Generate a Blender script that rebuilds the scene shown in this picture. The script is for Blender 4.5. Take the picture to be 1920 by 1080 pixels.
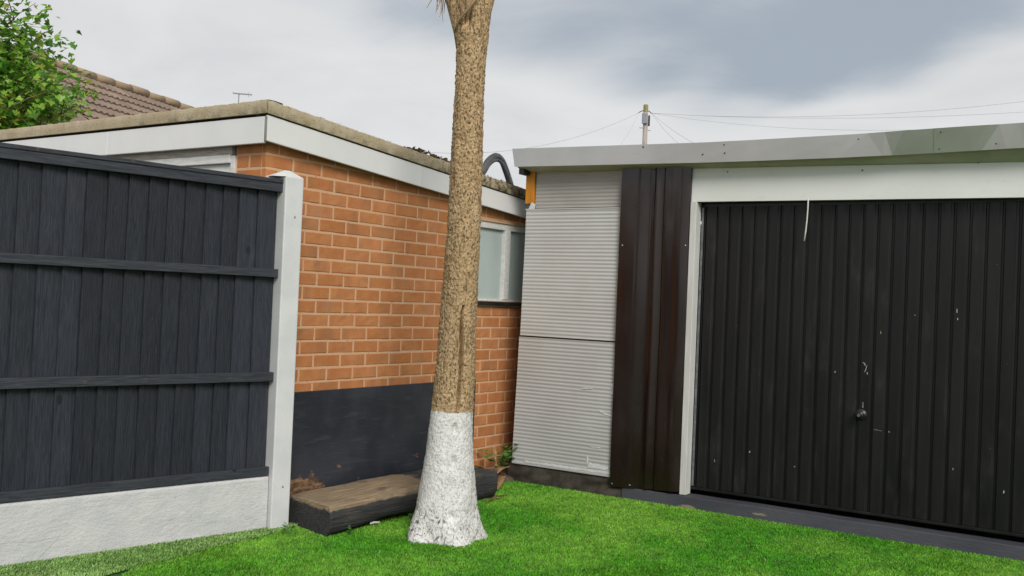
import bpy, bmesh, math, random
import numpy as np
from mathutils import Vector, Matrix, noise

for o in list(bpy.data.objects):
    bpy.data.objects.remove(o, do_unlink=True)
scene = bpy.context.scene
COL = scene.collection
rad = math.radians

# ------------------------------------------------------------------ camera
EYE = 1.23
cam_d = bpy.data.cameras.new('camera')
cam_d.lens = 35.0
cam_d.sensor_width = 36.0
cam_d.clip_start = 0.05
cam_d.clip_end = 2000
cam = bpy.data.objects.new('camera', cam_d)
COL.objects.link(cam)
pitch, roll = rad(0.7625), rad(2.387)
fwd = Vector((0, math.cos(pitch), math.sin(pitch)))
right = Vector((1, 0, 0))
up = right.cross(fwd)
r2 = right * math.cos(roll) + up * math.sin(roll)
u2 = -right * math.sin(roll) + up * math.cos(roll)
cam.matrix_world = Matrix(((r2.x, u2.x, -fwd.x, 0), (r2.y, u2.y, -fwd.y, 0),
                           (r2.z, u2.z, -fwd.z, EYE), (0, 0, 0, 1)))
scene.camera = cam
scene.render.resolution_x, scene.render.resolution_y = 1024, 576
scene.render.engine = 'CYCLES'

# ------------------------------------------------------------------ sky
SUN_EL, SUN_AZ = 36.0, 163.0      # azimuth clockwise from +Y; behind the camera, a little right
world = bpy.data.worlds.new('World')
scene.world = world
world.use_nodes = True
wt = world.node_tree
wt.nodes.clear()


def wn(t, **kw):
    n = wt.nodes.new(t)
    for k, v in kw.items():
        setattr(n, k, v)
    return n


def wmath(op, a, b=None, c=None):
    n = wn('ShaderNodeMath', operation=op)
    for i, v in enumerate((a, b, c)):
        if v is None:
            continue
        if isinstance(v, (int, float)):
            n.inputs[i].default_value = v
        else:
            wt.links.new(v, n.inputs[i])
    return n.outputs[0]


def wmix(f, a, b):
    n = wn('ShaderNodeMix', data_type='RGBA')
    wt.links.new(f, n.inputs[0])
    for i, v in ((6, a), (7, b)):
        if isinstance(v, tuple):
            n.inputs[i].default_value = (*v, 1)
        else:
            wt.links.new(v, n.inputs[i])
    return n.outputs[2]


sky = wn('ShaderNodeTexSky', sky_type='NISHITA', sun_disc=False)
sky.sun_elevation = rad(SUN_EL)
sky.sun_rotation = rad(SUN_AZ)
tc = wn('ShaderNodeTexCoord')
sep = wn('ShaderNodeSeparateXYZ')
wt.links.new(tc.outputs['Generated'], sep.inputs[0])
den = wmath('ADD', wmath('MAXIMUM', sep.outputs[2], 0.0), 0.16)
comb = wn('ShaderNodeCombineXYZ')
wt.links.new(wmath('DIVIDE', sep.outputs[0], den), comb.inputs[0])
wt.links.new(wmath('DIVIDE', sep.outputs[1], den), comb.inputs[1])


def wnoise(scale, off, detail=5.0, rough=0.55, dist=0.3):
    mp = wn('ShaderNodeMapping')
    mp.inputs['Location'].default_value = off
    wt.links.new(comb.outputs[0], mp.inputs[0])
    n = wn('ShaderNodeTexNoise')
    n.inputs['Scale'].default_value = scale
    n.inputs['Detail'].default_value = detail
    n.inputs['Roughness'].default_value = rough
    n.inputs['Distortion'].default_value = dist
    wt.links.new(mp.outputs[0], n.inputs['Vector'])
    return n.outputs['Fac']


big = wnoise(0.5, (22.45, 17.73, 0.0), 3.0, 0.5, 0.5)
fine = wnoise(1.9, (1.3, 7.1, 2.0), 6.0, 0.55, 0.3)
f = wmath('ADD', wmath('MULTIPLY', big, 0.78), wmath('MULTIPLY', fine, 0.22))
# grey undersides gather higher up, the far deck towards the horizon is a pale sheet
lift = wn('ShaderNodeMapRange', interpolation_type='SMOOTHSTEP')
lift.inputs['From Min'].default_value = 0.165
lift.inputs['From Max'].default_value = 0.285
lift.inputs['To Min'].default_value = -0.22
lift.inputs['To Max'].default_value = 0.02
wt.links.new(sep.outputs[2], lift.inputs['Value'])
g = wn('ShaderNodeMapRange', interpolation_type='SMOOTHSTEP')
g.inputs['From Min'].default_value = 0.45
g.inputs['From Max'].default_value = 0.60
wt.links.new(wmath('ADD', f, lift.outputs[0]), g.inputs['Value'])
fg = wn('ShaderNodeMapRange')
fg.inputs['From Min'].default_value = 0.3
fg.inputs['From Max'].default_value = 0.7
wt.links.new(fine, fg.inputs['Value'])
white = wmix(fg.outputs[0], (0.66, 0.665, 0.67), (0.78, 0.78, 0.775))
cloud = wmix(g.outputs[0], white, (0.365, 0.415, 0.475))
bg1 = wn('ShaderNodeBackground')
bg1.inputs['Strength'].default_value = 0.06
wt.links.new(sky.outputs[0], bg1.inputs['Color'])
bg2 = wn('ShaderNodeBackground')
bg2.inputs['Strength'].default_value = 0.60
wt.links.new(cloud, bg2.inputs['Color'])
mixs = wn('ShaderNodeMixShader')
mixs.inputs[0].default_value = 0.93          # cloud cover
wt.links.new(bg1.outputs[0], mixs.inputs[1])
wt.links.new(bg2.outputs[0], mixs.inputs[2])
wo = wn('ShaderNodeOutputWorld')
wt.links.new(mixs.outputs[0], wo.inputs[0])

sun_d = bpy.data.lights.new('sun', 'SUN')
sun_d.energy = 1.5
sun_d.angle = rad(24)
sun_d.color = (1.0, 0.96, 0.90)
sun = bpy.data.objects.new('sun', sun_d)
COL.objects.link(sun)
sd = Vector((math.sin(rad(SUN_AZ)) * math.cos(rad(SUN_EL)), math.cos(rad(SUN_AZ)) * math.cos(rad(SUN_EL)), math.sin(rad(SUN_EL))))
sun.rotation_euler = sd.to_track_quat('Z', 'Y').to_euler()
sun.location = sd * 30

vs = scene.view_settings
vs.view_transform = 'Standard'
vs.look = 'None'
vs.exposure = 0.8
vs.gamma = 1.0
vs.use_curve_mapping = False

rng = random.Random(7)
NR = np.random.default_rng(11)


# ------------------------------------------------------------------ materials
class Nodes:
    def __init__(self, name):
        self.m = bpy.data.materials.new(name)
        self.m.use_nodes = True
        self.t = self.m.node_tree
        self.t.nodes.clear()
        self.out = self.t.nodes.new('ShaderNodeOutputMaterial')
        self.bsdf = self.t.nodes.new('ShaderNodeBsdfPrincipled')
        self.t.links.new(self.bsdf.outputs[0], self.out.inputs[0])
        self._co = None

    def put(self, sock, v):
        if isinstance(v, (int, float)):
            sock.default_value = v
        elif isinstance(v, tuple):
            sock.default_value = (*v, 1) if len(v) == 3 and len(sock.default_value) == 4 else v
        elif v is not None:
            self.t.links.new(v, sock)

    def node(self, t, props=None, **ins):
        n = self.t.nodes.new(t)
        for k, v in (props or {}).items():
            setattr(n, k, v)
        for k, v in ins.items():
            self.put(n.inputs[k.replace('_', ' ')], v)
        return n

    def math(self, op, a, b=None, clamp=False):
        n = self.t.nodes.new('ShaderNodeMath')
        n.operation = op
        n.use_clamp = clamp
        self.put(n.inputs[0], a)
        if b is not None:
            self.put(n.inputs[1], b)
        return n.outputs[0]

    def mix(self, f, a, b, blend='MIX'):
        n = self.t.nodes.new('ShaderNodeMix')
        n.data_type = 'RGBA'
        n.blend_type = blend
        self.put(n.inputs[0], f)
        self.put(n.inputs[6], a)
        self.put(n.inputs[7], b)
        return n.outputs[2]

    def rand(self):
        return self.node('ShaderNodeObjectInfo').outputs['Random']

    def coord(self, scale=(1, 1, 1), shift=True):
        tcn = self.node('ShaderNodeTexCoord')
        v = tcn.outputs['Object']
        if shift:
            k = self.math('MULTIPLY', self.rand(), 37.0)
            a = self.t.nodes.new('ShaderNodeVectorMath')
            a.operation = 'ADD'
            self.t.links.new(v, a.inputs[0])
            self.t.links.new(k, a.inputs[1])
            v = a.outputs[0]
        mp = self.t.nodes.new('ShaderNodeMapping')
        mp.inputs['Scale'].default_value = scale
        self.t.links.new(v, mp.inputs[0])
        return mp.outputs[0]

    def noise(self, scale=10, stretch=(1, 1, 1), detail=4, rough=.55, shift=True, dist=0.0):
        return self.node('ShaderNodeTexNoise', Vector=self.coord(stretch, shift), Scale=scale, Detail=detail, Roughness=rough, Distortion=dist).outputs['Fac']

    def voro(self, scale=10, stretch=(1, 1, 1), feature='F1', shift=True, out='Distance', warp=0):
        v = self.coord(stretch, shift)
        if warp:
            n = self.node('ShaderNodeTexNoise', Vector=v, Scale=scale * .7, Detail=3)
            a = self.t.nodes.new('ShaderNodeVectorMath')
            a.operation = 'MULTIPLY_ADD'
            self.t.links.new(n.outputs['Color'], a.inputs[0])
            a.inputs[1].default_value = (warp,) * 3
            self.t.links.new(v, a.inputs[2])
            v = a.outputs[0]
        return self.node('ShaderNodeTexVoronoi', {'feature': feature}, Vector=v, Scale=scale).outputs[out]

    def step(self, v, lo, hi, a=0.0, b=1.0):
        n = self.node('ShaderNodeMapRange', {'interpolation_type': 'SMOOTHSTEP'})
        self.put(n.inputs['Value'], v)
        n.inputs['From Min'].default_value = lo
        n.inputs['From Max'].default_value = hi
        n.inputs['To Min'].default_value = a
        n.inputs['To Max'].default_value = b
        return n.outputs[0]

    def xyz(self):
        tcn = self.node('ShaderNodeTexCoord')
        s = self.node('ShaderNodeSeparateXYZ')
        self.t.links.new(tcn.outputs['Object'], s.inputs[0])
        return s.outputs

    def jitter(self, col, amt):
        """per object brightness"""
        k = self.math('MULTIPLY_ADD', self.rand(), 2 * amt)
        k.node.inputs[2].default_value = 1 - amt
        c = self.node('ShaderNodeCombineXYZ')
        for i in range(3):
            self.t.links.new(k, c.inputs[i])
        return self.mix(1.0, col, c.outputs[0], 'MULTIPLY')

    def bump(self, h, strength=.5, dist=.01, prev=None):
        n = self.node('ShaderNodeBump', Height=h, Strength=strength, Distance=dist)
        if prev is not None:
            self.t.links.new(prev, n.inputs['Normal'])
        return n.outputs[0]

    def done(self, col, rough=.6, metal=0.0, normal=None, spec=.5, **kw):
        b = self.bsdf
        self.put(b.inputs['Base Color'], col)
        self.put(b.inputs['Roughness'], rough)
        self.put(b.inputs['Metallic'], metal)
        b.inputs['Specular IOR Level'].default_value = spec
        if normal is not None:
            self.t.links.new(normal, b.inputs['Normal'])
        for k, v in kw.items():
            self.put(b.inputs[k.replace('_', ' ')], v)
        return self.m


MT = {}


def plain(name, c1, c2, scale=8, stretch=(1, 1, 1), rough=.6, bump=.2, bscale=60, bdist=.004, jit=0.0, metal=0.0, spec=.5, lo=.35, hi=.65):
    n = Nodes(name)
    col = n.mix(n.step(n.noise(scale, stretch), lo, hi), c1, c2)
    if jit:
        col = n.jitter(col, jit)
    MT[name] = n.done(col, rough, metal, n.bump(n.noise(bscale, stretch, 3), bump, bdist) if bump else None, spec)
    return MT[name]


# brick
n = Nodes('brick')
c = n.mix(n.rand(), (.48, .178, .058), (.42, .175, .072))
c = n.mix(n.step(n.noise(14, (1, 1, 1)), .35, .7), c, (.51, .215, .082))
c = n.mix(n.step(n.noise(6, (.9, 1, .3), 3), .50, .72, 0, .65), c, (.31, .150, .072))
c = n.mix(n.step(n.noise(9, (1, 1, .2), 3), .56, .74, 0, .5), c, (.44, .215, .125))
c = n.mix(n.step(n.noise(130, (.25, 1, 1.2), 3), .62, .75, 0, .4), c, (.50, .27, .15))
c = n.mix(n.step(n.noise(60, (1, 1, 1), 4), .70, .78, 0, .7), c, (.16, .07, .035))
c = n.jitter(c, .09)
MT['brick'] = n.done(c, .85, 0, n.bump(n.noise(150, (.35, 1, 1), 4), .5, .003), .3)
# mortar
n = Nodes('mortar')
c = n.mix(n.step(n.noise(9), .35, .65), (.64, .37, .21), (.60, .41, .26))
c = n.mix(n.step(n.noise(45), .62, .78), c, (.36, .19, .10))
MT['mortar'] = n.done(c, .95, 0, n.bump(n.noise(180), .6, .003), .2)
# white upvc fascia
n = Nodes('white_board')
c = n.mix(n.step(n.noise(3, (1, 1, .4)), .3, .7), (.78, .78, .77), (.71, .72, .715))
c = n.mix(n.step(n.noise(30, (.4, .4, 2)), .66, .85, 0, .5), c, (.55, .56, .52))
MT['white_board'] = n.done(c, .38, 0, n.bump(n.noise(14), .06, .004))
# garage header: white with faint greenish mottling
n = Nodes('white_lintel')
c = n.mix(n.step(n.noise(2.2, (1, 1, .6)), .35, .7), (.76, .77, .75), (.71, .725, .69))
c = n.mix(n.step(n.noise(26, (.5, .5, 1.5)), .6, .85, 0, .35), c, (.42, .44, .36))
MT['white_lintel'] = n.done(c, .45, 0, n.bump(n.noise(12), .05, .004))
# mossy mineral roof edge
n = Nodes('roof_edge')
c = n.mix(n.step(n.noise(7), .35, .65), (.40, .33, .215), (.48, .41, .29))
c = n.mix(n.step(n.noise(55), .56, .76), c, (.22, .18, .10))
xs = n.xyz()[0]
dirt = n.math('MULTIPLY', n.step(n.noise(28, (1, 1, 1), 6, .7), .42, .62), n.step(xs, .9, 1.9, 0, .95))
c = n.mix(dirt, c, (.075, .06, .04))
MT['roof_edge'] = n.done(c, .95, 0, n.bump(n.noise(120, detail=6), .8, .006), .2)
plain('roof_felt', (.10, .10, .10), (.16, .155, .14), 6, rough=.95, bscale=200)
plain('grey_soffit', (.30, .29, .26), (.22, .21, .18), 10, (1, 1, 1), rough=.8)
plain('olive_shade_soffit', (.38, .38, .26), (.48, .46, .34), 5, rough=.8)  # olive tint paints in the greenish shade below the garage trim
plain('weathered_timber', (.47, .43, .37), (.62, .60, .56), 9, (8, 1, 8), rough=.8, bump=.5)
plain('white_timber', (.72, .72, .70), (.60, .60, .57), 9, (6, 1, 6), rough=.55)
plain('black_plastic', (.012, .012, .013), (.024, .024, .026), 10, rough=.35)
# fence paint
n = Nodes('fence_paint')
grain = n.noise(26, (6, 6, .35), 5, .6, dist=.8)
c = n.mix(n.step(grain, .3, .7), (.016, .019, .027), (.037, .042, .055))
c = n.mix(n.step(n.noise(7, (2, 2, .5)), .55, .75, 0, .65), c, (.046, .048, .055))
c = n.mix(n.step(n.voro(5, (1, 1, .6)), .045, .09, 1, 0), c, (.012, .012, .014))
c = n.mix(n.step(n.noise(70, (1, 1, .5), 4), .71, .76, 0, .8), c, (.10, .095, .085))
c = n.jitter(c, .30)
b1 = n.bump(grain, .55, .006)
MT['fence_paint'] = n.done(c, .62, 0, n.bump(n.noise(220, (1, 1, .15), 3), .5, .003, b1), .4)
n = Nodes('fence_rail')
grain = n.noise(22, (.35, 6, 6), 5, .6, dist=.8)
c = n.mix(n.step(grain, .3, .7), (.020, .023, .030), (.048, .053, .064))
c = n.mix(n.step(n.voro(7, (.8, 1, 1)), .05, .10, 1, 0), c, (.014, .014, .017))
c = n.mix(n.step(n.noise(18, (1, 1, 1), 5), .68, .74, 0, .6), c, (.085, .085, .04))
MT['fence_rail'] = n.done(c, .55, 0, n.bump(grain, .5, .005), .4)
# painted concrete
n = Nodes('post_paint')
c = n.mix(n.step(n.noise(6), .35, .65), (.60, .61, .615), (.66, .665, .67))
c = n.mix(n.step(n.noise(45, detail=5), .69, .76, 0, .7), c, (.40, .40, .39))
MT['post_paint'] = n.done(c, .6, 0, n.bump(n.noise(70), .18, .004))
n = Nodes('gravel_paint')
c = n.mix(n.step(n.noise(7), .35, .65), (.54, .545, .55), (.60, .60, .59))
c = n.mix(n.step(n.noise(60, detail=6), .60, .74, 0, .7), c, (.40, .40, .39))
crk = n.step(n.voro(1.25, (1, 1, 2.4), 'DISTANCE_TO_EDGE', False, warp=.5), .0, .006, 1, 0)
c = n.mix(n.math('MULTIPLY', crk, n.step(n.noise(2.2, shift=False), .50, .60, 0, .45)), c, (.22, .21, .19))
h1 = n.bump(n.noise(48, (.7, 1, 1.6), 6, .62), .45, .008)
MT['gravel_paint'] = n.done(c, .75, 0, n.bump(n.noise(150, detail=4), .5, .004, h1), .3)
# black board on the wall
n = Nodes('board_paint')
sx, sy, sz = n.xyz()
c = n.mix(n.step(n.noise(4, (1, 1, 1), 5), .35, .65), (.022, .025, .034), (.038, .042, .054))
c = n.mix(n.step(n.noise(11, (.35, 1, 3), 5), .52, .74, 0, .75), c, (.062, .062, .066))
c = n.mix(n.step(n.noise(60, (.35, 1, 2.5), 5), .70, .76, 0, .8), c, (.16, .13, .10))
low = n.math('MULTIPLY', n.step(sz, .16, .32, 1, 0), n.step(sx, .30, .62, 1.0, .30))
worn = n.step(n.math('ADD', n.noise(9, (1, 1, 1.6), 6, .62, False), n.math('MULTIPLY', low, .34)), .70, .77)
c = n.mix(worn, c, n.mix(n.step(n.noise(40, (.5, 1, 1.5), 5), .35, .65), (.085, .05, .03), (.27, .16, .09)))
MT['board_paint'] = n.done(c, .5, 0, n.bump(n.noise(60, (.3, 1, 2), 5), .35, .004), .4)
# sleeper: black stain worn off the top
n = Nodes('sleeper_wood')
sx, sy, sz = n.xyz()
gr = n.noise(18, (.25, 5, 5), 6, .62, dist=.6)
stain = n.mix(n.step(gr, .3, .7), (.030, .030, .033), (.068, .066, .066))
stain = n.mix(n.step(n.noise(8, (.5, 1, 1)), .56, .72, 0, .6), stain, (.115, .100, .075))
bare = n.mix(n.step(gr, .3, .7), (.20, .145, .090), (.40, .30, .19))
bare = n.mix(n.step(n.noise(5), .5, .68, 0, .7), bare, (.23, .20, .135))
w = n.math('ADD', n.step(sz, .105, .152, 0, .50), n.math('MULTIPLY', n.noise(8, (.6, 1, 1), 6, .66, False), .85))
w = n.math('ADD', w, n.step(sx, .95, 1.2, 0, -.22))
c = n.mix(n.step(w, .70, .90), stain, bare)
MT['sleeper_wood'] = n.done(c, .85, 0, n.bump(gr, .9, .012), .25)
# corrugated light grey cladding
n = Nodes('cladding')
c = n.mix(n.step(n.noise(2.5, (1, 1, 1)), .3, .7), (.53, .535, .53), (.48, .48, .47))
c = n.mix(n.step(n.noise(20, (.6, 1, 2), 5), .64, .8, 0, .35), c, (.30, .285, .25))
c = n.jitter(c, .07)
MT['cladding'] = n.done(c, .36, .08, n.bump(n.noise(5), .05, .01))
plain('cladding_old', (.40, .385, .365), (.35, .335, .315), 3, rough=.4, bump=.05)
plain('white_scuff', (.72, .73, .74), (.62, .63, .63), 20, rough=.6)
# brown sheet
n = Nodes('brown_sheet')
c = n.mix(n.step(n.noise(4, (1, 1, .3)), .3, .7), (.012, .0060, .0050), (.018, .0092, .0072))
c = n.mix(n.step(n.noise(60, (1, 1, 1), 5), .72, .78, 0, .6), c, (.16, .12, .09))
c = n.mix(n.step(n.noise(6, (1, 1, .6), 5), .62, .85, 0, .15), c, (.08, .065, .05))
MT['brown_sheet'] = n.done(c, n.step(n.noise(9, (1, 1, .5)), .3, .7, .15, .30), 0, n.bump(n.noise(3, (2, 1, .5), 2), .08, .02), .6)
plain('orange_paint', (.62, .24, .012), (.48, .17, .01), 9, (2, 2, .5), rough=.5)
# galvanised trim
n = Nodes('trim_metal')
c = n.mix(n.step(n.noise(3), .3, .7), (.55, .54, .52), (.61, .60, .58))
c = n.mix(n.step(n.noise(22, (.4, 1, 1.5), 5), .62, .8, 0, .4), c, (.42, .40, .35))
MT['trim_metal'] = n.done(c, .38, .75, n.bump(n.noise(1.5, detail=1), .04, .02))
plain('jamb_paint', (.66, .66, .64), (.58, .58, .55), 8, (3, 3, .5), rough=.5)
# garage door paint
n = Nodes('door_paint')
tcx = n.node('ShaderNodeTexCoord')
c = n.mix(n.step(n.noise(3, (3, 1, .4)), .3, .7), (.0072, .0069, .0074), (.0125, .0118, .0122))
c = n.mix(n.step(n.noise(120, (1, 1, .6), 3), .755, .79, 0, .9), c, (.40, .38, .35))
c = n.mix(n.step(n.noise(7, (1, 1, .35), 6, .65), .54, .80, 0, .32), c, (.07, .067, .063))
MT['door_paint'] = n.done(c, n.step(n.noise(6, (2, 1, .5)), .3, .7, .30, .46), 0, n.bump(n.noise(9, (1, 1, .5), 2), .08, .012), .34)
plain('chipped_paint', (.50, .48, .45), (.30, .285, .26), 80, rough=.7)
plain('door_metal', (.20, .20, .20), (.32, .32, .31), 30, rough=.35, metal=.8)
plain('track_metal', (.16, .17, .19), (.24, .25, .26), 20, rough=.4, metal=.6)
n = Nodes('plinth_paint')
sx, sy, sz = n.xyz()
c = n.mix(n.step(n.noise(5, (.5, 1, 2), 5), .35, .65), (.050, .053, .066), (.072, .074, .088))
c = n.mix(n.step(n.math('ADD', n.noise(5, (.7, 1, 3), 6, .65, False), n.step(sz, .0, .05, .06, 0)), .66, .72, 0, .85), c, (.30, .24, .17))
c = n.mix(n.step(n.noise(4, (1, 1, 2), 4), .66, .76, 0, .5), c, (.07, .09, .03))
MT['plinth_paint'] = n.done(c, .6, 0, n.bump(n.noise(60, (.5, 1, 2)), .4, .005))
plain('membrane', (.030, .026, .020), (.055, .048, .037), 14, rough=.55, bump=.4, bscale=30, bdist=.01)
# reeded glass
n = Nodes('reeded_glass')
c = n.mix(n.step(n.noise(6, (1, 1, .5)), .3, .7), (.52, .62, .60), (.60, .70, .68))
MT['reeded_glass'] = n.done(c, .16, 0, None, .6, Transmission_Weight=.25, IOR=1.5)
plain('room_dark', (.10, .10, .09), (.06, .06, .06), 5)
# trunk
n = Nodes('palm_bark')
sx, sy, sz = n.xyz()
edge = n.math('ADD', sz, n.math('MULTIPLY', n.math('SUBTRACT', n.noise(40, detail=4, shift=False), .5), .035))
tan = n.mix(n.step(n.noise(30, (1, 1, .6), 5, .65), .32, .68), (.34, .222, .115), (.51, .355, .195))
tan = n.mix(n.step(n.noise(150, (1, 1, .7), 4), .50, .66, 0, .7), tan, (.70, .56, .37))
tan = n.mix(n.step(n.noise(100, (1, 1, .6), 3, .6), .545, .64, 0, .92), tan, (.085, .047, .020))
tan = n.mix(n.step(n.noise(3, (1, 1, .5)), .4, .7, 0, .4), tan, (.36, .25, .13))
tan = n.mix(n.step(n.noise(46, (1, 1, .13), 4, .6), .56, .66, 0, .7), tan, (.14, .085, .04))
paint = n.mix(n.step(n.noise(20), .35, .65), (.76, .75, .735), (.69, .68, .66))
ck = n.math('MULTIPLY', n.step(n.voro(26, (1, 1, .42), 'DISTANCE_TO_EDGE', warp=.06), .0, .07, 1, 0), n.step(n.noise(38, detail=4), .42, .56))
foot = n.step(sz, .02, .42, .14, 0)
ck = n.math('MULTIPLY', ck, n.step(n.math('ADD', n.noise(5, detail=4), foot), .50, .64))
ck2 = n.step(n.math('ADD', n.noise(85, (1, 1, .8), 5, .6), n.math('MULTIPLY', foot, .60)), .655, .72, 0, .85)
ck2 = n.math('MULTIPLY', ck2, n.step(n.noise(9), .35, .6, .4, 1))
paint = n.mix(n.math('MAXIMUM', ck, ck2), paint, (.105, .078, .055))
c = n.mix(n.step(edge, .648, .656), paint, tan)
h = n.math('SUBTRACT', n.noise(140, (1, 1, .7), 5, .65), n.math('MULTIPLY', n.step(n.noise(100, (1, 1, .6), 3, .6), .52, .66), 1.2))
MT['palm_bark'] = n.done(c, .9, 0, n.bump(h, .7, .005), .2)
plain('dead_leaf', (.34, .23, .12), (.20, .13, .07), 20, (1, 1, .3), rough=.8)
plain('palm_leaf', (.08, .13, .035), (.14, .18, .06), 10, (1, 1, .3), rough=.5, jit=.2)
plain('bark_chip', (.46, .27, .13), (.26, .13, .06), 30, rough=.8, bump=.5, jit=.25)
plain('soil', (.07, .055, .04), (.13, .10, .075), 25, rough=.95, bump=.9, bscale=60, bdist=.02)
plain('litter', (.075, .045, .022), (.15, .095, .05), 30, rough=.95, bump=.6, bscale=90, bdist=.01)
plain('weed_leaf', (.04, .15, .02), (.09, .22, .035), 30, rough=.45, bump=.2)
plain('paper_scrap', (.7, .69, .66), (.55, .54, .5), 30, rough=.8)
plain('hose', (.055, .055, .055), (.11, .11, .105), 20, rough=.5)
plain('lead_sheet', (.10, .105, .125), (.14, .145, .16), 8, rough=.55)
plain('pole_wood', (.33, .28, .25), (.44, .39, .36), 6, (3, 3, .4), rough=.9)
plain('pole_cap', (.32, .31, .10), (.22, .22, .08), 9)
plain('pole_box', (.22, .23, .27), (.26, .27, .30), 4)
plain('wire', (.42, .43, .44), (.48, .48, .49), 4, bump=0)
plain('aerial_metal', (.42, .42, .42), (.50, .50, .50), 4, rough=.4, metal=.5, bump=0)
plain('roof_tile', (.27, .198, .152), (.215, .158, .122), 5, rough=.9, bump=.4, jit=.13)
plain('ridge_tile', (.38, .28, .175), (.32, .235, .155), 6, rough=.9, bump=.4, jit=.1)
plain('house_brick', (.50, .27, .14), (.42, .20, .10), 6, rough=.9)
plain('twig_bark', (.14, .10, .065), (.20, .15, .10), 20, rough=.9)
# leaves and grass take a colour per leaf
for nm, lo_, rgh, tr in (('tree_leaf', 0, .42, .25), ('turf_blade', 0, .55, .15)):
    n = Nodes(nm)
    at = n.node('ShaderNodeAttribute', {'attribute_name': 'tint'})
    MT[nm] = n.done(at.outputs['Color'], rgh, 0, None, .35)
    tl = n.node('ShaderNodeBsdfTranslucent', Color=at.outputs['Color'])
    ms = n.node('ShaderNodeMixShader')
    ms.inputs[0].default_value = tr
    n.t.links.new(n.bsdf.outputs[0], ms.inputs[1])
    n.t.links.new(tl.outputs[0], ms.inputs[2])
    n.t.links.new(ms.outputs[0], n.out.inputs[0])
plain('turf_backing', (.030, .135, .010), (.055, .19, .016), 14, rough=.9, bump=.8, bscale=160, bdist=.02)
plain('turf_strip_edge', (.02, .035, .012), (.03, .06, .018), 14, rough=.9)
plain('earth', (.12, .105, .085), (.17, .15, .12), 1.2, rough=.95, bump=.4)


# ------------------------------------------------------------------ mesh helpers
class MB:
    def __init__(self):
        self.v, self.f = [], []

    def add(self, v, f):
        k = len(self.v)
        self.v += [tuple(p) for p in v]
        self.f += [tuple(i + k for i in q) for q in f]
        return self

    def box(self, x0, x1, y0, y1, z0, z1):
        return self.hexa([(x0, y0, z0), (x1, y0, z0), (x1, y1, z0), (x0, y1, z0), (x0, y0, z1), (x1, y0, z1), (x1, y1, z1), (x0, y1, z1)])

    def hexa(self, p):
        return self.add(p, [(0, 3, 2, 1), (4, 5, 6, 7), (0, 1, 5, 4), (1, 2, 6, 5), (2, 3, 7, 6), (3, 0, 4, 7)])

    def tube(self, pts, r, seg=8, cap=True):
        pts = [Vector(p) for p in pts]
        rs = r if isinstance(r, (list, tuple)) else [r] * len(pts)
        V, F = [], []
        prev = None
        for i, p in enumerate(pts):
            t = (pts[min(i + 1, len(pts) - 1)] - pts[max(i - 1, 0)]).normalized()
            if prev is None:
                a = t.orthogonal().normalized()
            else:
                a = (prev - t * prev.dot(t)).normalized()
            prev = a
            b = t.cross(a)
            for k in range(seg):
                an = 2 * math.pi * k / seg
                V.append(p + (a * math.cos(an) + b * math.sin(an)) * rs[i])
        for i in range(len(pts) - 1):
            for k in range(seg):
                k2 = (k + 1) % seg
                F.append((i * seg + k, i * seg + k2, (i + 1) * seg + k2, (i + 1) * seg + k))
        if cap:
            F.append(tuple(range(seg - 1, -1, -1)))
            F.append(tuple((len(pts) - 1) * seg + k for k in range(seg)))
        return self.add(V, F)

    def lathe(self, prof, seg=16, axis='z', at=(0, 0, 0)):
        V, F = [], []
        for (r, h) in prof:
            for k in range(seg):
                a = 2 * math.pi * k / seg
                p = (r * math.cos(a), r * math.sin(a), h) if axis == 'z' else (r * math.cos(a), h, r * math.sin(a))
                V.append((p[0] + at[0], p[1] + at[1], p[2] + at[2]))
        m = len(prof)
        for i in range(m - 1):
            for k in range(seg):
                k2 = (k + 1) % seg
                q = (i * seg + k, i * seg + k2, (i + 1) * seg + k2, (i + 1) * seg + k)
                F.append(q if axis == 'z' else q[::-1])
        F.append(tuple(range(seg - 1, -1, -1)))
        F.append(tuple((m - 1) * seg + k for k in range(seg)))
        return self.add(V, F)

    def mesh(self, name, mat=None, smooth=False):
        me = bpy.data.meshes.new(name)
        me.from_pydata(self.v, [], self.f)
        me.update()
        if mat:
            me.materials.append(MT[mat])
        if smooth:
            me.polygons.foreach_set('use_smooth', [True] * len(me.polygons))
        return me

    def build(self, name, mat, parent=None, smooth=False, bevel=0.0, loc=None):
        o = bpy.data.objects.new(name, self.mesh(name, mat, smooth))
        COL.objects.link(o)
        o.parent = parent
        if loc:
            o.location = loc
        if bevel:
            md = o.modifiers.new('bevel', 'BEVEL')
            md.width = bevel
            md.segments = 2
            md.limit_method = 'ANGLE'
        return o


def place(name, me, parent=None, loc=(0, 0, 0), rot=(0, 0, 0), scale=(1, 1, 1)):
    o = bpy.data.objects.new(name, me)
    COL.objects.link(o)
    o.parent = parent
    o.location, o.rotation_euler, o.scale = loc, rot, scale
    return o


def tag(o, label, cat, group=None):
    o['label'] = label
    o['category'] = cat
    if group:
        o['group'] = group
    return o


def thing(name, label, cat, loc, rz=0.0, group=None):
    o = bpy.data.objects.new(name, None)
    o.empty_display_size = .1
    COL.objects.link(o)
    o.location = loc
    o.rotation_euler = (0, 0, rz)
    return tag(o, label, cat, group)


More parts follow.
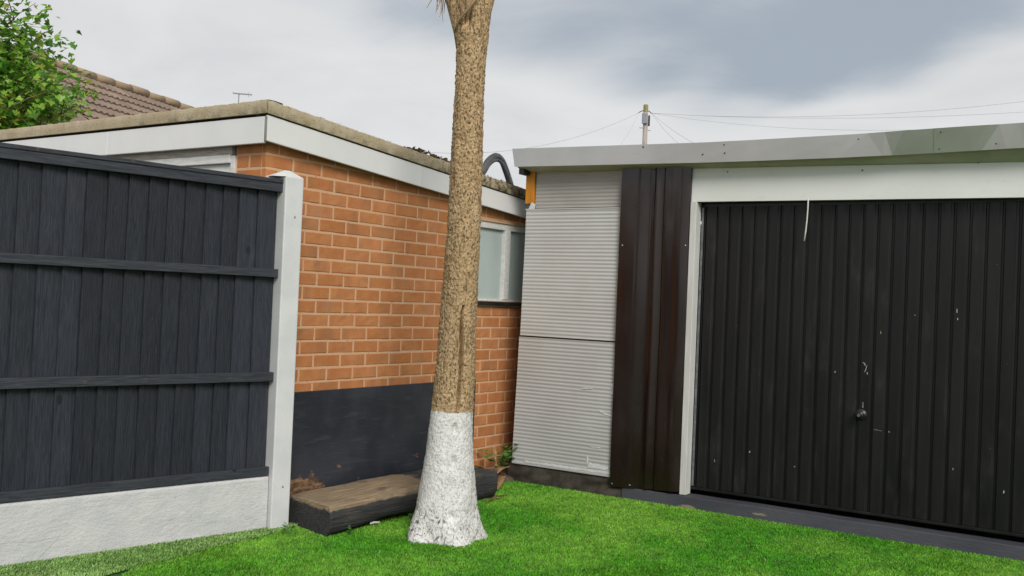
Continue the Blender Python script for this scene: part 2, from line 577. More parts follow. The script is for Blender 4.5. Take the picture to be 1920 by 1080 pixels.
def grid_mesh(name, X, Y, Z, mat, smooth=True, wrap=False):
    """X, Y, Z arrays of shape (rows, cols)"""
    R, Cn = X.shape
    co = np.stack([X, Y, Z], -1).reshape(-1, 3).astype(np.float32)
    i = np.arange(R - 1)[:, None]
    j = np.arange(Cn if wrap else Cn - 1)[None, :]
    j2 = (j + 1) % Cn
    q = np.stack([i * Cn + j, i * Cn + j2, (i + 1) * Cn + j2, (i + 1) * Cn + j], -1).reshape(-1, 4)
    me = bpy.data.meshes.new(name)
    me.vertices.add(len(co))
    me.vertices.foreach_set('co', co.ravel())
    me.loops.add(q.size)
    me.loops.foreach_set('vertex_index', q.ravel().astype(np.int32))
    me.polygons.add(len(q))
    me.polygons.foreach_set('loop_start', np.arange(0, q.size, 4, dtype=np.int32))
    me.polygons.foreach_set('loop_total', np.full(len(q), 4, dtype=np.int32))
    if smooth:
        me.polygons.foreach_set('use_smooth', np.ones(len(q), dtype=bool))
    me.update()
    me.validate()
    if mat:
        me.materials.append(MT[mat])
    return me


def faces_mesh(name, co, faces, tint, mat):
    """co (N,k,3) vertices of N copies of one small face set; tint (N,3)"""
    N, k, _ = co.shape
    fl = [len(q) for q in faces]
    idx = np.concatenate([np.array(q) for q in faces])
    loops = (np.arange(N)[:, None] * k + idx[None, :]).ravel()
    me = bpy.data.meshes.new(name)
    me.vertices.add(N * k)
    me.vertices.foreach_set('co', co.reshape(-1).astype(np.float32))
    me.loops.add(len(loops))
    me.loops.foreach_set('vertex_index', loops.astype(np.int32))
    tot = np.tile(np.array(fl, dtype=np.int32), N)
    st = np.concatenate([[0], np.cumsum(tot)[:-1]]).astype(np.int32)
    me.polygons.add(len(tot))
    me.polygons.foreach_set('loop_start', st)
    me.polygons.foreach_set('loop_total', tot)
    me.update()
    a = me.attributes.new('tint', 'FLOAT_COLOR', 'POINT')
    rgba = np.ones((N, k, 4), dtype=np.float32)
    rgba[:, :, :3] = tint[:, None, :]
    a.data.foreach_set('color', rgba.ravel())
    me.materials.append(MT[mat])
    return me


# ------------------------------------------------------------------ frames of the place
HX = Vector((0.5560, 0.8312, 0))        # along the brick wall, away from the corner
HO = Vector((-1.307, 5.176, 0))         # brick corner
H_ROT = math.atan2(HX.y, HX.x)
GX = Vector((0.8407, -0.5416, 0))       # along the garage front, left to right
GO = Vector((0.768, 6.412, 0))
G_ROT = math.atan2(GX.y, GX.x)
FX = Vector((0.7187, 0.6953, 0))        # along the fence towards its post
FO = Vector((-1.232, 5.176, 0))
F_ROT = math.atan2(FX.y, FX.x)


def fr(O, X, x, y, z=0):
    """local -> world: x along X, y to the left of X (into the building)"""
    return Vector((O.x + X.x * x - X.y * y, O.y + X.y * x + X.x * y, z))


def H(x, y, z=0):
    return fr(HO, HX, x, y, z)


def G(x, y, z=0):
    return fr(GO, GX, x, y, z)


def FN(x, y, z=0):
    return fr(FO, FX, x, y, z)


# ------------------------------------------------------------------ ground and lawn
b = MB()
b.add([(-400, -400, -.03), (400, -400, -.03), (400, 400, -.03), (-400, 400, -.03)], [(0, 1, 2, 3)])
o = b.build('ground', 'earth')
o['kind'] = 'structure'
b = MB()
lawn_poly = [FN(-6, .02, -.006), FN(0.1, .02, -.006), H(.05, -.01, -.006), H(2.8, -.01, -.006), G(-.9, 0.05, -.006), G(6, .05, -.006), (6, -5, -.006), (-6.5, -5, -.006)]
b.add(lawn_poly, [tuple(range(len(lawn_poly)))])
o = b.build('lawn', 'turf_backing')
o['kind'] = 'structure'


def side(px, py, A, B):
    return (B[0] - A[0]) * (py - A[1]) - (B[1] - A[1]) * (px - A[0])


seamA, seamB = np.array([-1.096, 5.189]), np.array([-1.659, 4.22])


def vnoise(x, y, s, seed):
    """smooth value noise, vectorised"""
    g_ = np.random.default_rng(seed).random((64, 64))
    u, v = x * s + 500, y * s + 500
    i, j = np.floor(u).astype(int), np.floor(v).astype(int)
    a, c_ = u - i, v - j
    a, c_ = a * a * (3 - 2 * a), c_ * c_ * (3 - 2 * c_)
    return (g_[i % 64, j % 64] * (1 - a) * (1 - c_) + g_[(i + 1) % 64, j % 64] * a * (1 - c_)
            + g_[i % 64, (j + 1) % 64] * (1 - a) * c_ + g_[(i + 1) % 64, (j + 1) % 64] * a * c_)


def turf(name, label, npts, box_, keep, pal, hgt, seed, lift=0.0):
    r = np.random.default_rng(seed)
    x = r.uniform(box_[0], box_[1], npts)
    y = r.uniform(box_[2], box_[3], npts)
    m = keep(x, y)
    x, y = x[m], y[m]
    N = len(x)
    h = hgt * r.uniform(.6, 1.25, N)
    w = r.uniform(.0016, .0032, N)
    lean = r.uniform(0.2, .95, N) * h
    pile = vnoise(x, y, 2.2, seed + 1) * 2.4 + vnoise(x, y, 7, seed + 2) * 1.8 - 1.2
    an = pile + r.normal(0, 1.1, N)
    ox, oy = np.cos(an) * lean, np.sin(an) * lean
    tw = r.uniform(0, 2 * np.pi, N)
    wx, wy = np.cos(tw) * w, np.sin(tw) * w
    z0 = np.full(N, -.006 + lift)
    P = np.zeros((N, 5, 3))
    P[:, 0] = np.stack([x - wx, y - wy, z0], 1)
    P[:, 1] = np.stack([x + wx, y + wy, z0], 1)
    P[:, 2] = np.stack([x + wx * .8 + ox * .4, y + wy * .8 + oy * .4, z0 + h * .62], 1)
    P[:, 3] = np.stack([x - wx * .8 + ox * .4, y - wy * .8 + oy * .4, z0 + h * .62], 1)
    P[:, 4] = np.stack([x + ox, y + oy, z0 + h * .95], 1)
    k = r.random(N)[:, None]
    patch = np.clip(.5 + 1.5 * (vnoise(x, y, 1.6, seed + 5) - .5) + .9 * (vnoise(x, y, 5, seed + 6) - .5), 0, 1)[:, None]
    c0, c1, c2 = (np.array(q) for q in pal)
    t = c0 * (1 - k) + c1 * k
    t = t * (1 - patch * .55) + c2 * patch * .55
    dry = r.random(N) < .010
    t[dry] = np.array((.36, .33, .12)) * r.uniform(.7, 1.2, (dry.sum(), 1))
    t *= 1.22 * r.uniform(.6, 1.25, (N, 1)) * (.72 + .5 * vnoise(x, y, 38, seed + 9)[:, None]) * (.85 + .3 * vnoise(x, y, 13, seed + 10)[:, None])
    o = place(name, faces_mesh(name, P, [(0, 1, 2, 3), (3, 2, 4)], t, 'turf_blade'))
    o['kind'] = 'stuff'
    tag(o, label, 'grass')
    return o


fA, fB = np.array(FN(0, -.012)[:2]), np.array(FN(-4, -.012)[:2])
hA, hB = np.array(H(0, 0)[:2]), np.array(H(3, 0)[:2])
gA, gB = np.array(G(0, -.035)[:2]), np.array(G(3, -.035)[:2])


def in_lawn(x, y):
    return ((side(x, y, fA, fB) > 0) | (x > -1.0)) & ((side(x, y, hA, hB) < 0) | (y < 5.1)) & (side(x, y, gA, gB) < 0) 


def seam_s(x, y):
    return side(x, y, seamA, seamB) + .03 * (vnoise(x, y, 3, 3) - .5)


PAL = ((.030, .205, .004), (.090, .31, .009), (.24, .45, .050))
PAL2 = ((.12, .27, .050), (.22, .38, .095), (.33, .47, .17))
turf('turf_grass', 'bright green artificial turf covering the yard in front of the garage', 650000, (-1.6, 3.1, 4.05, 7.15),
     lambda x, y: in_lawn(x, y) & (seam_s(x, y) > -0.006) & (np.abs(x) < .62 * y), PAL, .0150, 21)
near = turf('near_turf', 'x', 60000, (-2.6, 3.2, 2.6, 4.05),
     lambda x, y: in_lawn(x, y) & (seam_s(x, y) > -0.006), PAL, .017, 41)
for k_ in ('label', 'category'):
    del near[k_]
near.parent = bpy.data.objects['turf_grass']
turf('turf_strip', 'paler green turf strip along the foot of the grey concrete gravel board', 150000, (-2.9, -1.0, 3.2, 5.3),
     lambda x, y: in_lawn(x, y) & (seam_s(x, y) <= 0.0), PAL2, .012, 61, .010)
st = MB()
A_, B_, C_, D_ = Vector((-1.10, 5.20, 0)), Vector((-2.445, 2.91, 0)), FN(-4, -.02), FN(.02, -.02)
st.hexa([(p.x, p.y, z) for z in (-.012, .006) for p in (A_, D_, C_, B_)])
st.build('strip_backing', 'turf_strip_edge', bpy.data.objects['turf_strip'])

# ------------------------------------------------------------------ brick outbuilding
hs = thing('brick_outbuilding', 'low flat-roofed orange brick outbuilding with white fascia and mossy roof edge', 'building', HO, H_ROT)
TOP = lambda x: 2.134 - .0725 * x          # fascia top along the sloping side
BOT = lambda x: 1.997 - .0690 * x
WX0, WX1, WZ0, WZ1 = 1.66, 2.78, 1.226, 1.775
LEN, DEP = 3.3, 4.1
# mortar core with the window opening
b = MB()
T = .10
yo = .0022


def core(x0, x1, z0, z1, sl=False):
    if sl:
        b.hexa([(x0, yo, z0), (x1, yo, z0), (x1, T, z0), (x0, T, z0), (x0, yo, TOP(x0) - .02), (x1, yo, TOP(x1) - .02), (x1, T, TOP(x1) - .02), (x0, T, TOP(x0) - .02)])
    else:
        b.box(x0, x1, yo, T, z0, z1)


core(yo, WX0, 0, 0, True)
core(WX0, WX1, 0, WZ0)
core(WX0, WX1, WZ1, 0, True)
core(WX1, LEN, 0, 0, True)
b.box(yo, T, T, .23, 0, 2.08)                 # return pier on the other face
wall = b.build('wall', 'mortar', hs)
# bricks
PITCH, ROW = .2125, .0755
Z0 = 1.872 - 24 * ROW


def brick_mesh(L, Hh, seed):
    r = random.Random(seed)
    xs = [0, .0035, L * .25, L * .5, L * .75, L - .0035, L]
    zs = [0, .003, Hh * .5, Hh - .003, Hh]
    V, F = [], []
    for k, z in enumerate(zs):
        for i, x in enumerate(xs):
            ed = (i in (0, 6)) or (k in (0, 4))
            y = .0022 if ed else r.uniform(-.0011, .0006)
            V.append((x + (r.uniform(-.0012, .0012) if ed else 0), y, z + (r.uniform(-.0012, .0012) if ed else 0)))
    for k in range(4):
        for i in range(6):
            a = k * 7 + i
            F.append((a, a + 1, a + 8, a + 7))
    base = len(V)
    ring = [i for i in range(7)] + [7 * k + 6 for k in range(1, 5)] + [28 + i for i in range(5, -1, -1)] + [7 * k for k in range(3, 0, -1)]
    for i in ring:
        V.append((V[i][0], .03, V[i][2]))
    for q in range(len(ring)):
        q2 = (q + 1) % len(ring)
        F.append((ring[q2], ring[q], base + q, base + q2))
    m_ = MB().add(V, F)
    return m_.mesh('brick', 'brick')


JT = .0118
stretch = [brick_mesh(PITCH - JT, ROW - JT, s) for s in range(6)]
header = [brick_mesh(.1 - JT, ROW - JT, 50 + s) for s in range(3)]
for k in range(27):
    z = Z0 + k * ROW + JT * .5
    zc = z + ROW * .5
    off = .1935 if k % 2 == 0 else .087
    drift = -.0000
    xs = [0.0] + [off + PITCH * i for i in range(16)]
    for i in range(len(xs) - 1):
        x0, x1 = xs[i], xs[i + 1]
        if z + ROW > TOP(x0) - .01 or x1 > 3.2:
            continue
        if .30 < x0 and x1 < 1.86 and zc < .60 and zc > 0:      # hidden by the painted board
            continue
        spans = [(x0, x1)]
        if WZ0 - .03 < zc < WZ1 + .005:
            spans = []
            if x0 < WX0 - .03:
                spans.append((x0, min(x1, WX0)))
            if x1 > WX1 + .03:
                spans.append((max(x0, WX1), x1))
        for (a, c_) in spans:
            L = c_ - a - JT
            if L < .02:
                continue
            src = rng.choice(stretch) if L > .13 else rng.choice(header)
            full = (PITCH - JT) if L > .13 else (.1 - JT)
            place('brick', src, wall, (a + (0 if a == 0 else JT / 2), rng.uniform(-.0016, .001), z + rng.uniform(-.0008, .0008)),
                  (0, 0, 0), ((L + (JT / 2 if a == 0 else 0)) / full, 1, 1))
    # the face round the corner (looks along -x): header / stretcher swapped
    if z + ROW < 2.06 and z > 1.2:
        cuts = [(0.03, .128), (.128, .23)] if k % 2 == 0 else [(0.03, .23)]
        for (a, c_) in cuts:
            src = stretch[k % 6] if c_ - a > .15 else header[k % 3]
            full = (PITCH - JT) if c_ - a > .15 else (.1 - JT)
            place('brick', src, wall, (rng.uniform(-.001, .001), c_ - JT / 2, z), (0, 0, -math.pi / 2), ((c_ - a - JT) / full, 1, 1))
# fascia boards (two on the sloping side, two on the level side)
YF, TH = -.06, .018


def fascia(x0, x1):
    e = .004
    m_ = MB()
    m_.hexa([(x0, YF, BOT(x0)), (x1, YF, BOT(x1)), (x1, YF + TH, BOT(x1)), (x0, YF + TH, BOT(x0)),
             (x0, YF, TOP(x0) - e), (x1, YF, TOP(x1) - e), (x1, YF + TH, TOP(x1) - e), (x0, YF + TH, TOP(x0) - e)])
    m_.build('fascia_board', 'white_board', hs, bevel=.003)


fascia(-.056, 1.204)
fascia(1.2055, LEN)
for y0, y1 in ((-.0395, 1.290), (1.2915, DEP)):
    MB().box(-.0605, -.0605 + TH, y0, y1, 1.990, 2.128).build('fascia_board', 'white_board', hs, bevel=.003)
# corner trim with its dark split
MB().box(-.0640, -.0595, YF - .002, YF + .012, 2.002, 2.125).build('corner_seam', 'grey_soffit', hs)
# soffit closing strips
m_ = MB()
m_.hexa([(-.04, YF + TH, BOT(0) + .012), (LEN, YF + TH, BOT(LEN) + .012), (LEN, .002, BOT(LEN) + .012), (-.04, .002, BOT(0) + .012),
         (-.04, YF + TH, BOT(0) + .03), (LEN, YF + TH, BOT(LEN) + .03), (LEN, .002, BOT(LEN) + .03), (-.04, .002, BOT(0) + .03)])
m_.build('soffit', 'grey_soffit', hs)
MB().box(-.0425, .0, .0, DEP, 2.01, 2.03).build('soffit', 'grey_soffit', hs)
# roof edge: lumpy mineral kerb, both sides
NX = 140
xx = np.linspace(-.076, LEN, NX)


def kerb(name, P, Q, n_, hgt0, hgt1, out, wid, seed):
    """kerb running from P to Q (local xyz of the fascia top line), height above it, outwards unit vector"""
    P, Q, out = np.array(P), np.array(Q), np.array(out)
    t = np.linspace(0, 1, n_)
    base = P + (Q - P) * t[:, None]
    hh = hgt0 + (hgt1 - hgt0) * t
    L = np.linalg.norm(Q - P)
    jig = np.array([noise.noise(Vector((a * L * 14, seed, 0))) for a in t])
    jig2 = np.array([noise.noise(Vector((a * L * 40, seed + 5, 0))) for a in t])
    top = hh + .004 * jig + .003 * jig2
    sec = []
    for d, zf in ((.000, 0.0), (.003, .04), (.004, .5), (.003, .93), (-.001, 1.0), (-wid * .5, 1.01), (-wid, .95), (-wid, 0.0)):
        q = base + out * (d + .002 * jig2[:, None])
        q = q.copy()
        q[:, 2] += zf * top
        sec.append(q)
    A = np.array(sec)
    o_ = place(name, grid_mesh(name, A[:, :, 0], A[:, :, 1], A[:, :, 2], 'roof_edge', True), hs)
    o_.modifiers.new('edges', 'EDGE_SPLIT').split_angle = rad(45)


kerb('roof_edge', (-.068, YF - .008, TOP(-.068) + .001), (LEN, YF - .008, TOP(LEN) + .001), 240, .070, .072, (0, -1, 0), .10, 1)
kerb('roof_edge', (-.068, YF - .012, TOP(-.068) + .001), (-.068, DEP, 2.1395), 240, .070, .066, (-1, 0, 0), .10, 9)
m_ = MB()
m_.hexa([(.0, .0, TOP(0) + .0), (LEN, .0, TOP(LEN)), (LEN, DEP, TOP(LEN)), (.0, DEP, TOP(0)),
         (.0, .0, TOP(0) + .045), (LEN, .0, TOP(LEN) + .045), (LEN, DEP, TOP(LEN) + .045), (.0, DEP, TOP(0) + .045)])
m_.build('roof', 'roof_felt', hs)
# back and far walls so that the building is closed
MB().box(.0, LEN, DEP - .1, DEP - .003, 0, 1.9).build('back_wall', 'mortar', hs)
MB().box(LEN - .1, LEN - .003, T, DEP - .1, 0, 1.86).build('end_wall', 'mortar', hs)
# joinery on the face round the corner: white frame, weathered head boards, white door
MB().box(-.012, .06, .23, .262, 0, 1.945).build('door_frame', 'white_timber', hs, bevel=.002)
MB().box(-.006, .05, .262, 2.75, 1.952, 2.009).build('head_board', 'weathered_timber', hs, bevel=.003)
MB().box(-.020, .05, .262, 2.75, 1.905, 1.950).build('head_board', 'white_timber', hs, bevel=.003)
MB().box(.002, .05, .262, 2.75, 1.0, 1.903).build('door', 'white_timber', hs, bevel=.002)
MB().box(.002, .05, .262, 2.75, 0.0, .998).build('door', 'white_timber', hs, bevel=.002)
MB().box(.0, .1, 2.75, DEP - .1, 0, 2.0).build('side_wall', 'mortar', hs)
# window
win = MB().box(WX0, WX1, .012, .07, WZ1 - .046, WZ1).box(WX0, WX0 + .05, .012, .07, WZ0 + .012, WZ1 - .046).box(WX1 - .05, WX1, .012, .07, WZ0 + .012, WZ1 - .046).box(WX0, WX1, .012, .07, WZ0, WZ0 + .012).build('window', 'white_timber', hs, bevel=.003)
MB().box(2.252, 2.318, .006, .068, WZ0 + .0125, WZ1 - .0465).build('mullion', 'white_timber', win, bevel=.003)
MB().box(WX0 - .02, WX1 + .02, -.028, .012, WZ0 - .030, WZ0 - .003).build('sill', 'black_plastic', win, bevel=.003)
for (x0, x1) in ((WX0 + .05, 2.252), (2.318, WX1 - .05)):
    nn = int((x1 - x0) / .0022)
    X = np.linspace(x0, x1, nn)
    ph = (X - x0) / .011 * 2 * np.pi
    Y = .036 - .0016 * np.abs(np.sin(ph / 2)) ** .7
    Zr = np.array([WZ0 + .012, WZ1 - .046])
    me = grid_mesh('pane', np.tile(X, (2, 1)), np.tile(Y, (2, 1)), np.repeat(Zr[:, None], nn, 1), 'reeded_glass')
    place('pane', me, win)
MB().box(WX0, WX1, .16, .18, WZ0 - .1, WZ1 + .1).build('bright_backing', 'white_timber', win)  # white sheet added behind the glass to brighten the panes

# ------------------------------------------------------------------ painted board against the wall
bd = MB()
bd.box(.06, 1.925, -.022, -.006, .02, .690)
o = bd.build('painted_board', 'board_paint', None, bevel=.002)
o.location, o.rotation_euler = HO, (0, 0, H_ROT)
tag(o, 'black painted timber board standing against the foot of the brick wall', 'board')

# ------------------------------------------------------------------ sleeper
nx, per = 120, []
sec = [(-.445, .0), (-.450, .05), (-.450, .10), (-.449, .147), (-.438, .1555), (-.33, .156), (-.24, .155), (-.15, .157), (-.07, .154), (-.045, .148), (-.045, .07), (-.045, .0)]
A = np.zeros((len(sec), nx, 3))
for j in range(nx):
    t = j / (nx - 1)
    for i, (y, z) in enumerate(sec):
        x = .12 + t * 1.455 + (.09 * (1 - t)) * max(0, (y + .45) / .4)
        q = Vector((x * 5, y * 22, z * 22))
        d1 = noise.noise(q) * .004 + noise.noise(q * 3.1) * .002
        zz = z * (1 + .10 * t) + (d1 if z > .01 else 0)
        yy = y + (noise.noise(q + Vector((9, 3, 1))) * .004) - .02 * t
        if z > .13:
            zz -= .010 * max(0, noise.noise(Vector((x * 3, y * 30, 7)))) + .004 * abs(noise.noise(Vector((x * 1.2, y * 60, 2))))
        if z < .03 and y < -.3:
            zz += .05 * math.sin(math.pi * min(1, max(0, (t - .02) / .62))) ** 2 * .7
            yy += .02
        A[i, j] = (x + .006 * noise.noise(Vector((y * 30, z * 30, t * 3))), yy, zz)
me = grid_mesh('sleeper', A[:, :, 0], A[:, :, 1], A[:, :, 2], 'sleeper_wood', False)
bm = bmesh.new()
bm.from_mesh(me)
bm.verts.ensure_lookup_table()
R_ = len(sec)
for j in (0, nx - 1):
    bm.verts.ensure_lookup_table()
    vs_ = [bm.verts[i * nx + j] for i in range(R_)]
    cv = bm.verts.new(sum((v.co for v in vs_), Vector()) / R_ + Vector(((-.004 if j == 0 else .004), 0, 0)))
    for i in range(R_):
        a_, b_ = vs_[i], vs_[(i + 1) % R_]
        bm.faces.new((a_, b_, cv) if j else (b_, a_, cv))
bm.verts.ensure_lookup_table()
for j in range(nx - 1):
    bm.faces.new((bm.verts[j], bm.verts[j + 1], bm.verts[(R_ - 1) * nx + j + 1], bm.verts[(R_ - 1) * nx + j]))
bmesh.ops.recalc_face_normals(bm, faces=bm.faces)
bm.to_mesh(me)
bm.free()
o = place('timber_sleeper', me, None, HO, (0, 0, H_ROT))
tag(o, 'heavy old railway sleeper stained black, worn brown on top, below the painted board', 'sleeper')

# ------------------------------------------------------------------ fence
fp = thing('timber_fence', 'navy black featheredge timber fence panel left of the white post', 'fence', FN(0, 0, .278), F_ROT)
edges = [-1.83, -1.755, -1.66, -1.565, -1.47, -1.374, -1.276, -1.178, -1.073, -.985, -.888, -.791, -.694, -.6, -.511, -.407, -.313, -.225, -.122, -.004]
for i in range(len(edges) - 1):
    x0, x1 = edges[i], edges[i + 1]
    tl, tr_ = rng.uniform(-.002, .002), rng.uniform(-.002, .002)
    sk = -.012 + rng.uniform(-.003, .003)
    if i == len(edges) - 2:
        sk = 0
    e1 = 0 if i == len(edges) - 2 else (.026 if i == len(edges) - 3 else .010)
    m_ = MB()
    zb, zt = .012, 1.478
    # feather edge: thick right edge lies over the thin left edge of the next board
    rows = 8
    V, F = [], []
    for k in range(rows + 1):
        s = k / rows
        z = zb + (zt - zb) * s
        dx = sk * (1 - s) + .0012 * noise.noise(Vector((i * 3.1, s * 6, 0)))
        cup = .0015 * noise.noise(Vector((i * 1.7, s * 3, 5)))
        V += [(x0 + .002 + dx, -.003 + cup, z), (x0 + .004 + dx, -.0065 + cup, z), (x0 + (x1 - x0) * .5 + dx, .0015 + cup * 2, z), (x1 + e1 + dx, .0105 + cup, z),
              (x1 + e1 + dx, .0140, z), (x0 + .002 + dx, .0085, z)]
    for k in range(rows):
        for q in range(6):
            q2 = (q + 1) % 6
            F.append((k * 6 + q, k * 6 + q2, (k + 1) * 6 + q2, (k + 1) * 6 + q))
    F.append((5, 4, 3, 2, 1, 0))
    F.append(tuple(rows * 6 + q for q in range(6)))
    m_.add(V, F)
    m_.build('plank', 'fence_paint', fp)


def rail(name, z0, z1, y0, y1, x1=-.004):
    """a slightly bowed rail"""
    n_ = 24
    V, F = [], []
    for k in range(n_ + 1):
        x = -1.83 + (x1 + 1.83) * k / n_
        w_ = .0022 * noise.noise(Vector((x * 2.2, z0 * 9, 3)))
        V += [(x, y0, z0 + w_), (x, y1, z0 + w_), (x, y1, z1 + w_ * .7), (x, y0, z1 + w_ * .7)]
    for k in range(n_):
        for q in range(4):
            q2 = (q + 1) % 4
            F.append((k * 4 + q2, k * 4 + q, (k + 1) * 4 + q, (k + 1) * 4 + q2))
    F += [(0, 1, 2, 3), (n_ * 4 + 3, n_ * 4 + 2, n_ * 4 + 1, n_ * 4)]
    return MB().add(V, F).build(name, 'fence_rail', fp, bevel=.0025)


rail('rail', 1.025, 1.068, -.034, -.006)
rail('rail', .488, .535, -.034, -.006)
rail('base_rail', .002, .047, -.030, -.006)
rail('top_rail', 1.468, 1.512, -.036, -.006, .003)
rail('capping', 1.514, 1.534, -.040, .034, .005)
# gravel board
NXg, NZg = 220, 40
X, Z = np.meshgrid(np.linspace(-1.84, -.004, NXg), np.linspace(-.03, .274, NZg))
Y = np.zeros_like(X)
for i in range(NZg):
    for j in range(NXg):
        p = Vector((X[i, j] * 18, Z[i, j] * 26, 3))
        Y[i, j] = -.028 + .0014 * noise.noise(p) + .0012 * noise.noise(p * 3.3) + .003 * noise.noise(p * .3)
Y[-1] += .006
X = np.vstack([X, X[-1:]])
Y = np.vstack([Y, np.full((1, NXg), .022)])
Z = np.vstack([Z, Z[-1:]])
o = place('gravel_board', grid_mesh('gravel_board', X, Y, Z, 'gravel_paint'), None, FN(0, 0, 0), (0, 0, F_ROT))
MB().box(-1.84, -.004, -.018, .022, -.03, .268).build('gravel_board_core', 'gravel_paint', o)
o.children[0].name = 'core'
tag(o, 'light grey painted rough concrete gravel board under the dark fence panel', 'gravel board')


def fence_post(x, label):
    t_ = thing('fence_post', label, 'post', FN(x, 0, 0), F_ROT)
    pf = MB()
    pf.add([(0, -.062, -.05), (.108, -.062, -.05), (.108, .062, -.05), (-.055, .062, -.05), (-.055, .024, -.05), (0, .024, -.05),
            (0, -.062, 1.828), (.108, -.062, 1.828), (.108, .062, 1.828), (-.055, .062, 1.828), (-.055, .024, 1.828), (0, .024, 1.828)],
           [(0, 1, 7, 6), (1, 2, 8, 7), (2, 3, 9, 8), (3, 4, 10, 9), (4, 5, 11, 10), (5, 0, 6, 11), (5, 4, 3, 2, 1, 0), (6, 7, 8, 9, 10, 11)])
    pf.build('shaft', 'post_paint', t_, bevel=.006)
    V = [(-.055, -.020, 1.826), (.108, -.062, 1.826), (.108, .062, 1.826), (-.055, .062, 1.826), (0, -.062, 1.826), (.028, 0, 1.866), (.060, 0, 1.866)]
    MB().add(V, [(4, 1, 6, 5), (1, 2, 6), (2, 3, 5, 6), (3, 0, 5), (0, 4, 5), (0, 3, 2, 1, 4)]).build('weathered_cap', 'post_paint', t_, bevel=.003)
    for zz in (.22, 1.62):
        MB().lathe([(.006, 0), (.005, -.002)], 10, 'y', (.062, -.0625, zz)).build('fixing_hole', 'grey_soffit', t_)
    return t_


fence_post(0, 'white painted concrete fence post with pointed top beside the brick wall')

# ------------------------------------------------------------------ garage
gr = thing('garage', 'sectional garage with black up-and-over door, brown sheet and ribbed grey cladding', 'garage', GO, G_ROT)
GL = 3.15


def ribbed(name, xl0, xl1, xr0, xr1, z0, z1, y, pitch=.0252):
    """horizontally ribbed sheet; left edge runs xl0 (bottom) to xl1 (top)"""
    per_ = 8
    n_ = int((z1 - z0) / pitch * per_)
    s = np.linspace(0, 1, n_)
    z = z0 + (z1 - z0) * s
    ph = (z - z0) / pitch * 2 * np.pi
    yy = y - .0026 * (1 - np.abs(np.sin(ph / 2)) ** 2)
    nxx = 14
    u = np.linspace(0, 1, nxx)
    XL, XR = xl0 + (xl1 - xl0) * s, xr0 + (xr1 - xr0) * s
    X = XL[:, None] * (1 - u) + XR[:, None] * u
    Y = np.repeat(yy[:, None], nxx, 1)
    for j in range(nxx):
        Y[:, j] += .004 * np.array([noise.noise(Vector((u[j] * 2, zz * 2.4, y * 50))) for zz in z])
    Zg = np.repeat(z[:, None], nxx, 1)
    o_ = place(name, grid_mesh(name, X, Y, Zg, 'cladding', True), gr)
    return o_


p1 = ribbed('cladding_panel', -.828, -.818, -.070, -.070, 1.000, 1.862, -.004)
MB().box(-.824, -.070, -.010, .012, 1.860, 1.870).build('edge_fold', 'cladding', p1, bevel=.002)
p2 = ribbed('cladding_panel', -.848, -.830, -.088, -.070, .132, .990, -.012)
MB().box(-.845, -.088, -.020, .006, .120, .132).build('edge_fold', 'cladding', p2, bevel=.002)
pu = ribbed('cladding_panel', -.756, -.756, -.075, -.075, 1.876, 2.155, .010)
pu.data.materials[0] = MT['cladding_old']
MB().box(-.826, -.070, .002, .02, .975, 1.012).build('joint_strip', 'black_plastic', gr)
MB().box(-.80, -.05, .014, .05, .1, 2.14).build('backing_board', 'room_dark', gr)


def patch(pts, y, mat='white_scuff', name='paint_scuff', parent=None, wob=.004):
    """irregular thin flake lying on the sheet"""
    P = []
    for i in range(len(pts)):
        a, c_ = pts[i], pts[(i + 1) % len(pts)]
        L = math.hypot(c_[0] - a[0], c_[1] - a[1])
        k = max(1, int(L / .012))
        for q in range(k):
            s = q / k
            P.append((a[0] + (c_[0] - a[0]) * s + rng.uniform(-wob, wob) * .6, a[1] + (c_[1] - a[1]) * s + rng.uniform(-wob, wob) * .6))
    m_ = MB()
    N = len(P)
    m_.add([(p[0], y - .0012, p[1]) for p in P] + [(p[0], y + .004, p[1]) for p in P],
           [tuple(range(N))] + [((i + 1) % N, i, N + i, N + (i + 1) % N) for i in range(N)])
    return m_.build(name, mat, parent or gr)


YS = -.0165
patch([(-.74, .137), (-.40, .136), (-.09, .139), (-.092, .158), (-.42, .150), (-.74, .149)], YS, parent=p2)
patch([(-.275, .160), (-.255, .160), (-.25, .195), (-.12, .185), (-.10, .170), (-.13, .166), (-.10, .160)], YS, parent=p2, wob=.008)
patch([(-.268, .19), (-.255, .19), (-.256, .240), (-.266, .238)], YS, parent=p2)
patch([(-.115, .72), (-.092, .725), (-.085, .66), (-.105, .655), (-.098, .69)], YS, parent=p2, wob=.006)
patch([(-.20, .545), (-.15, .520), (-.10, .512), (-.10, .520), (-.15, .530)], YS, parent=p2)
patch([(-.325, .672), (-.245, .678), (-.245, .684), (-.32, .679)], YS, parent=p2)
patch([(-.245, .300), (-.175, .296), (-.15, .299), (-.18, .303)], YS, parent=p2)
patch([(-.285, .42), (-.24, .415), (-.23, .420)], YS, parent=p2)
patch([(-.80, 1.868), (-.755, 1.866), (-.745, 1.90), (-.775, 1.915), (-.79, 1.89)], -.008, parent=gr, name='filler_lump')
MB().box(-.832, -.762, -.006, .055, 1.905, 2.175).build('corner_timber', 'orange_paint', gr, bevel=.003)
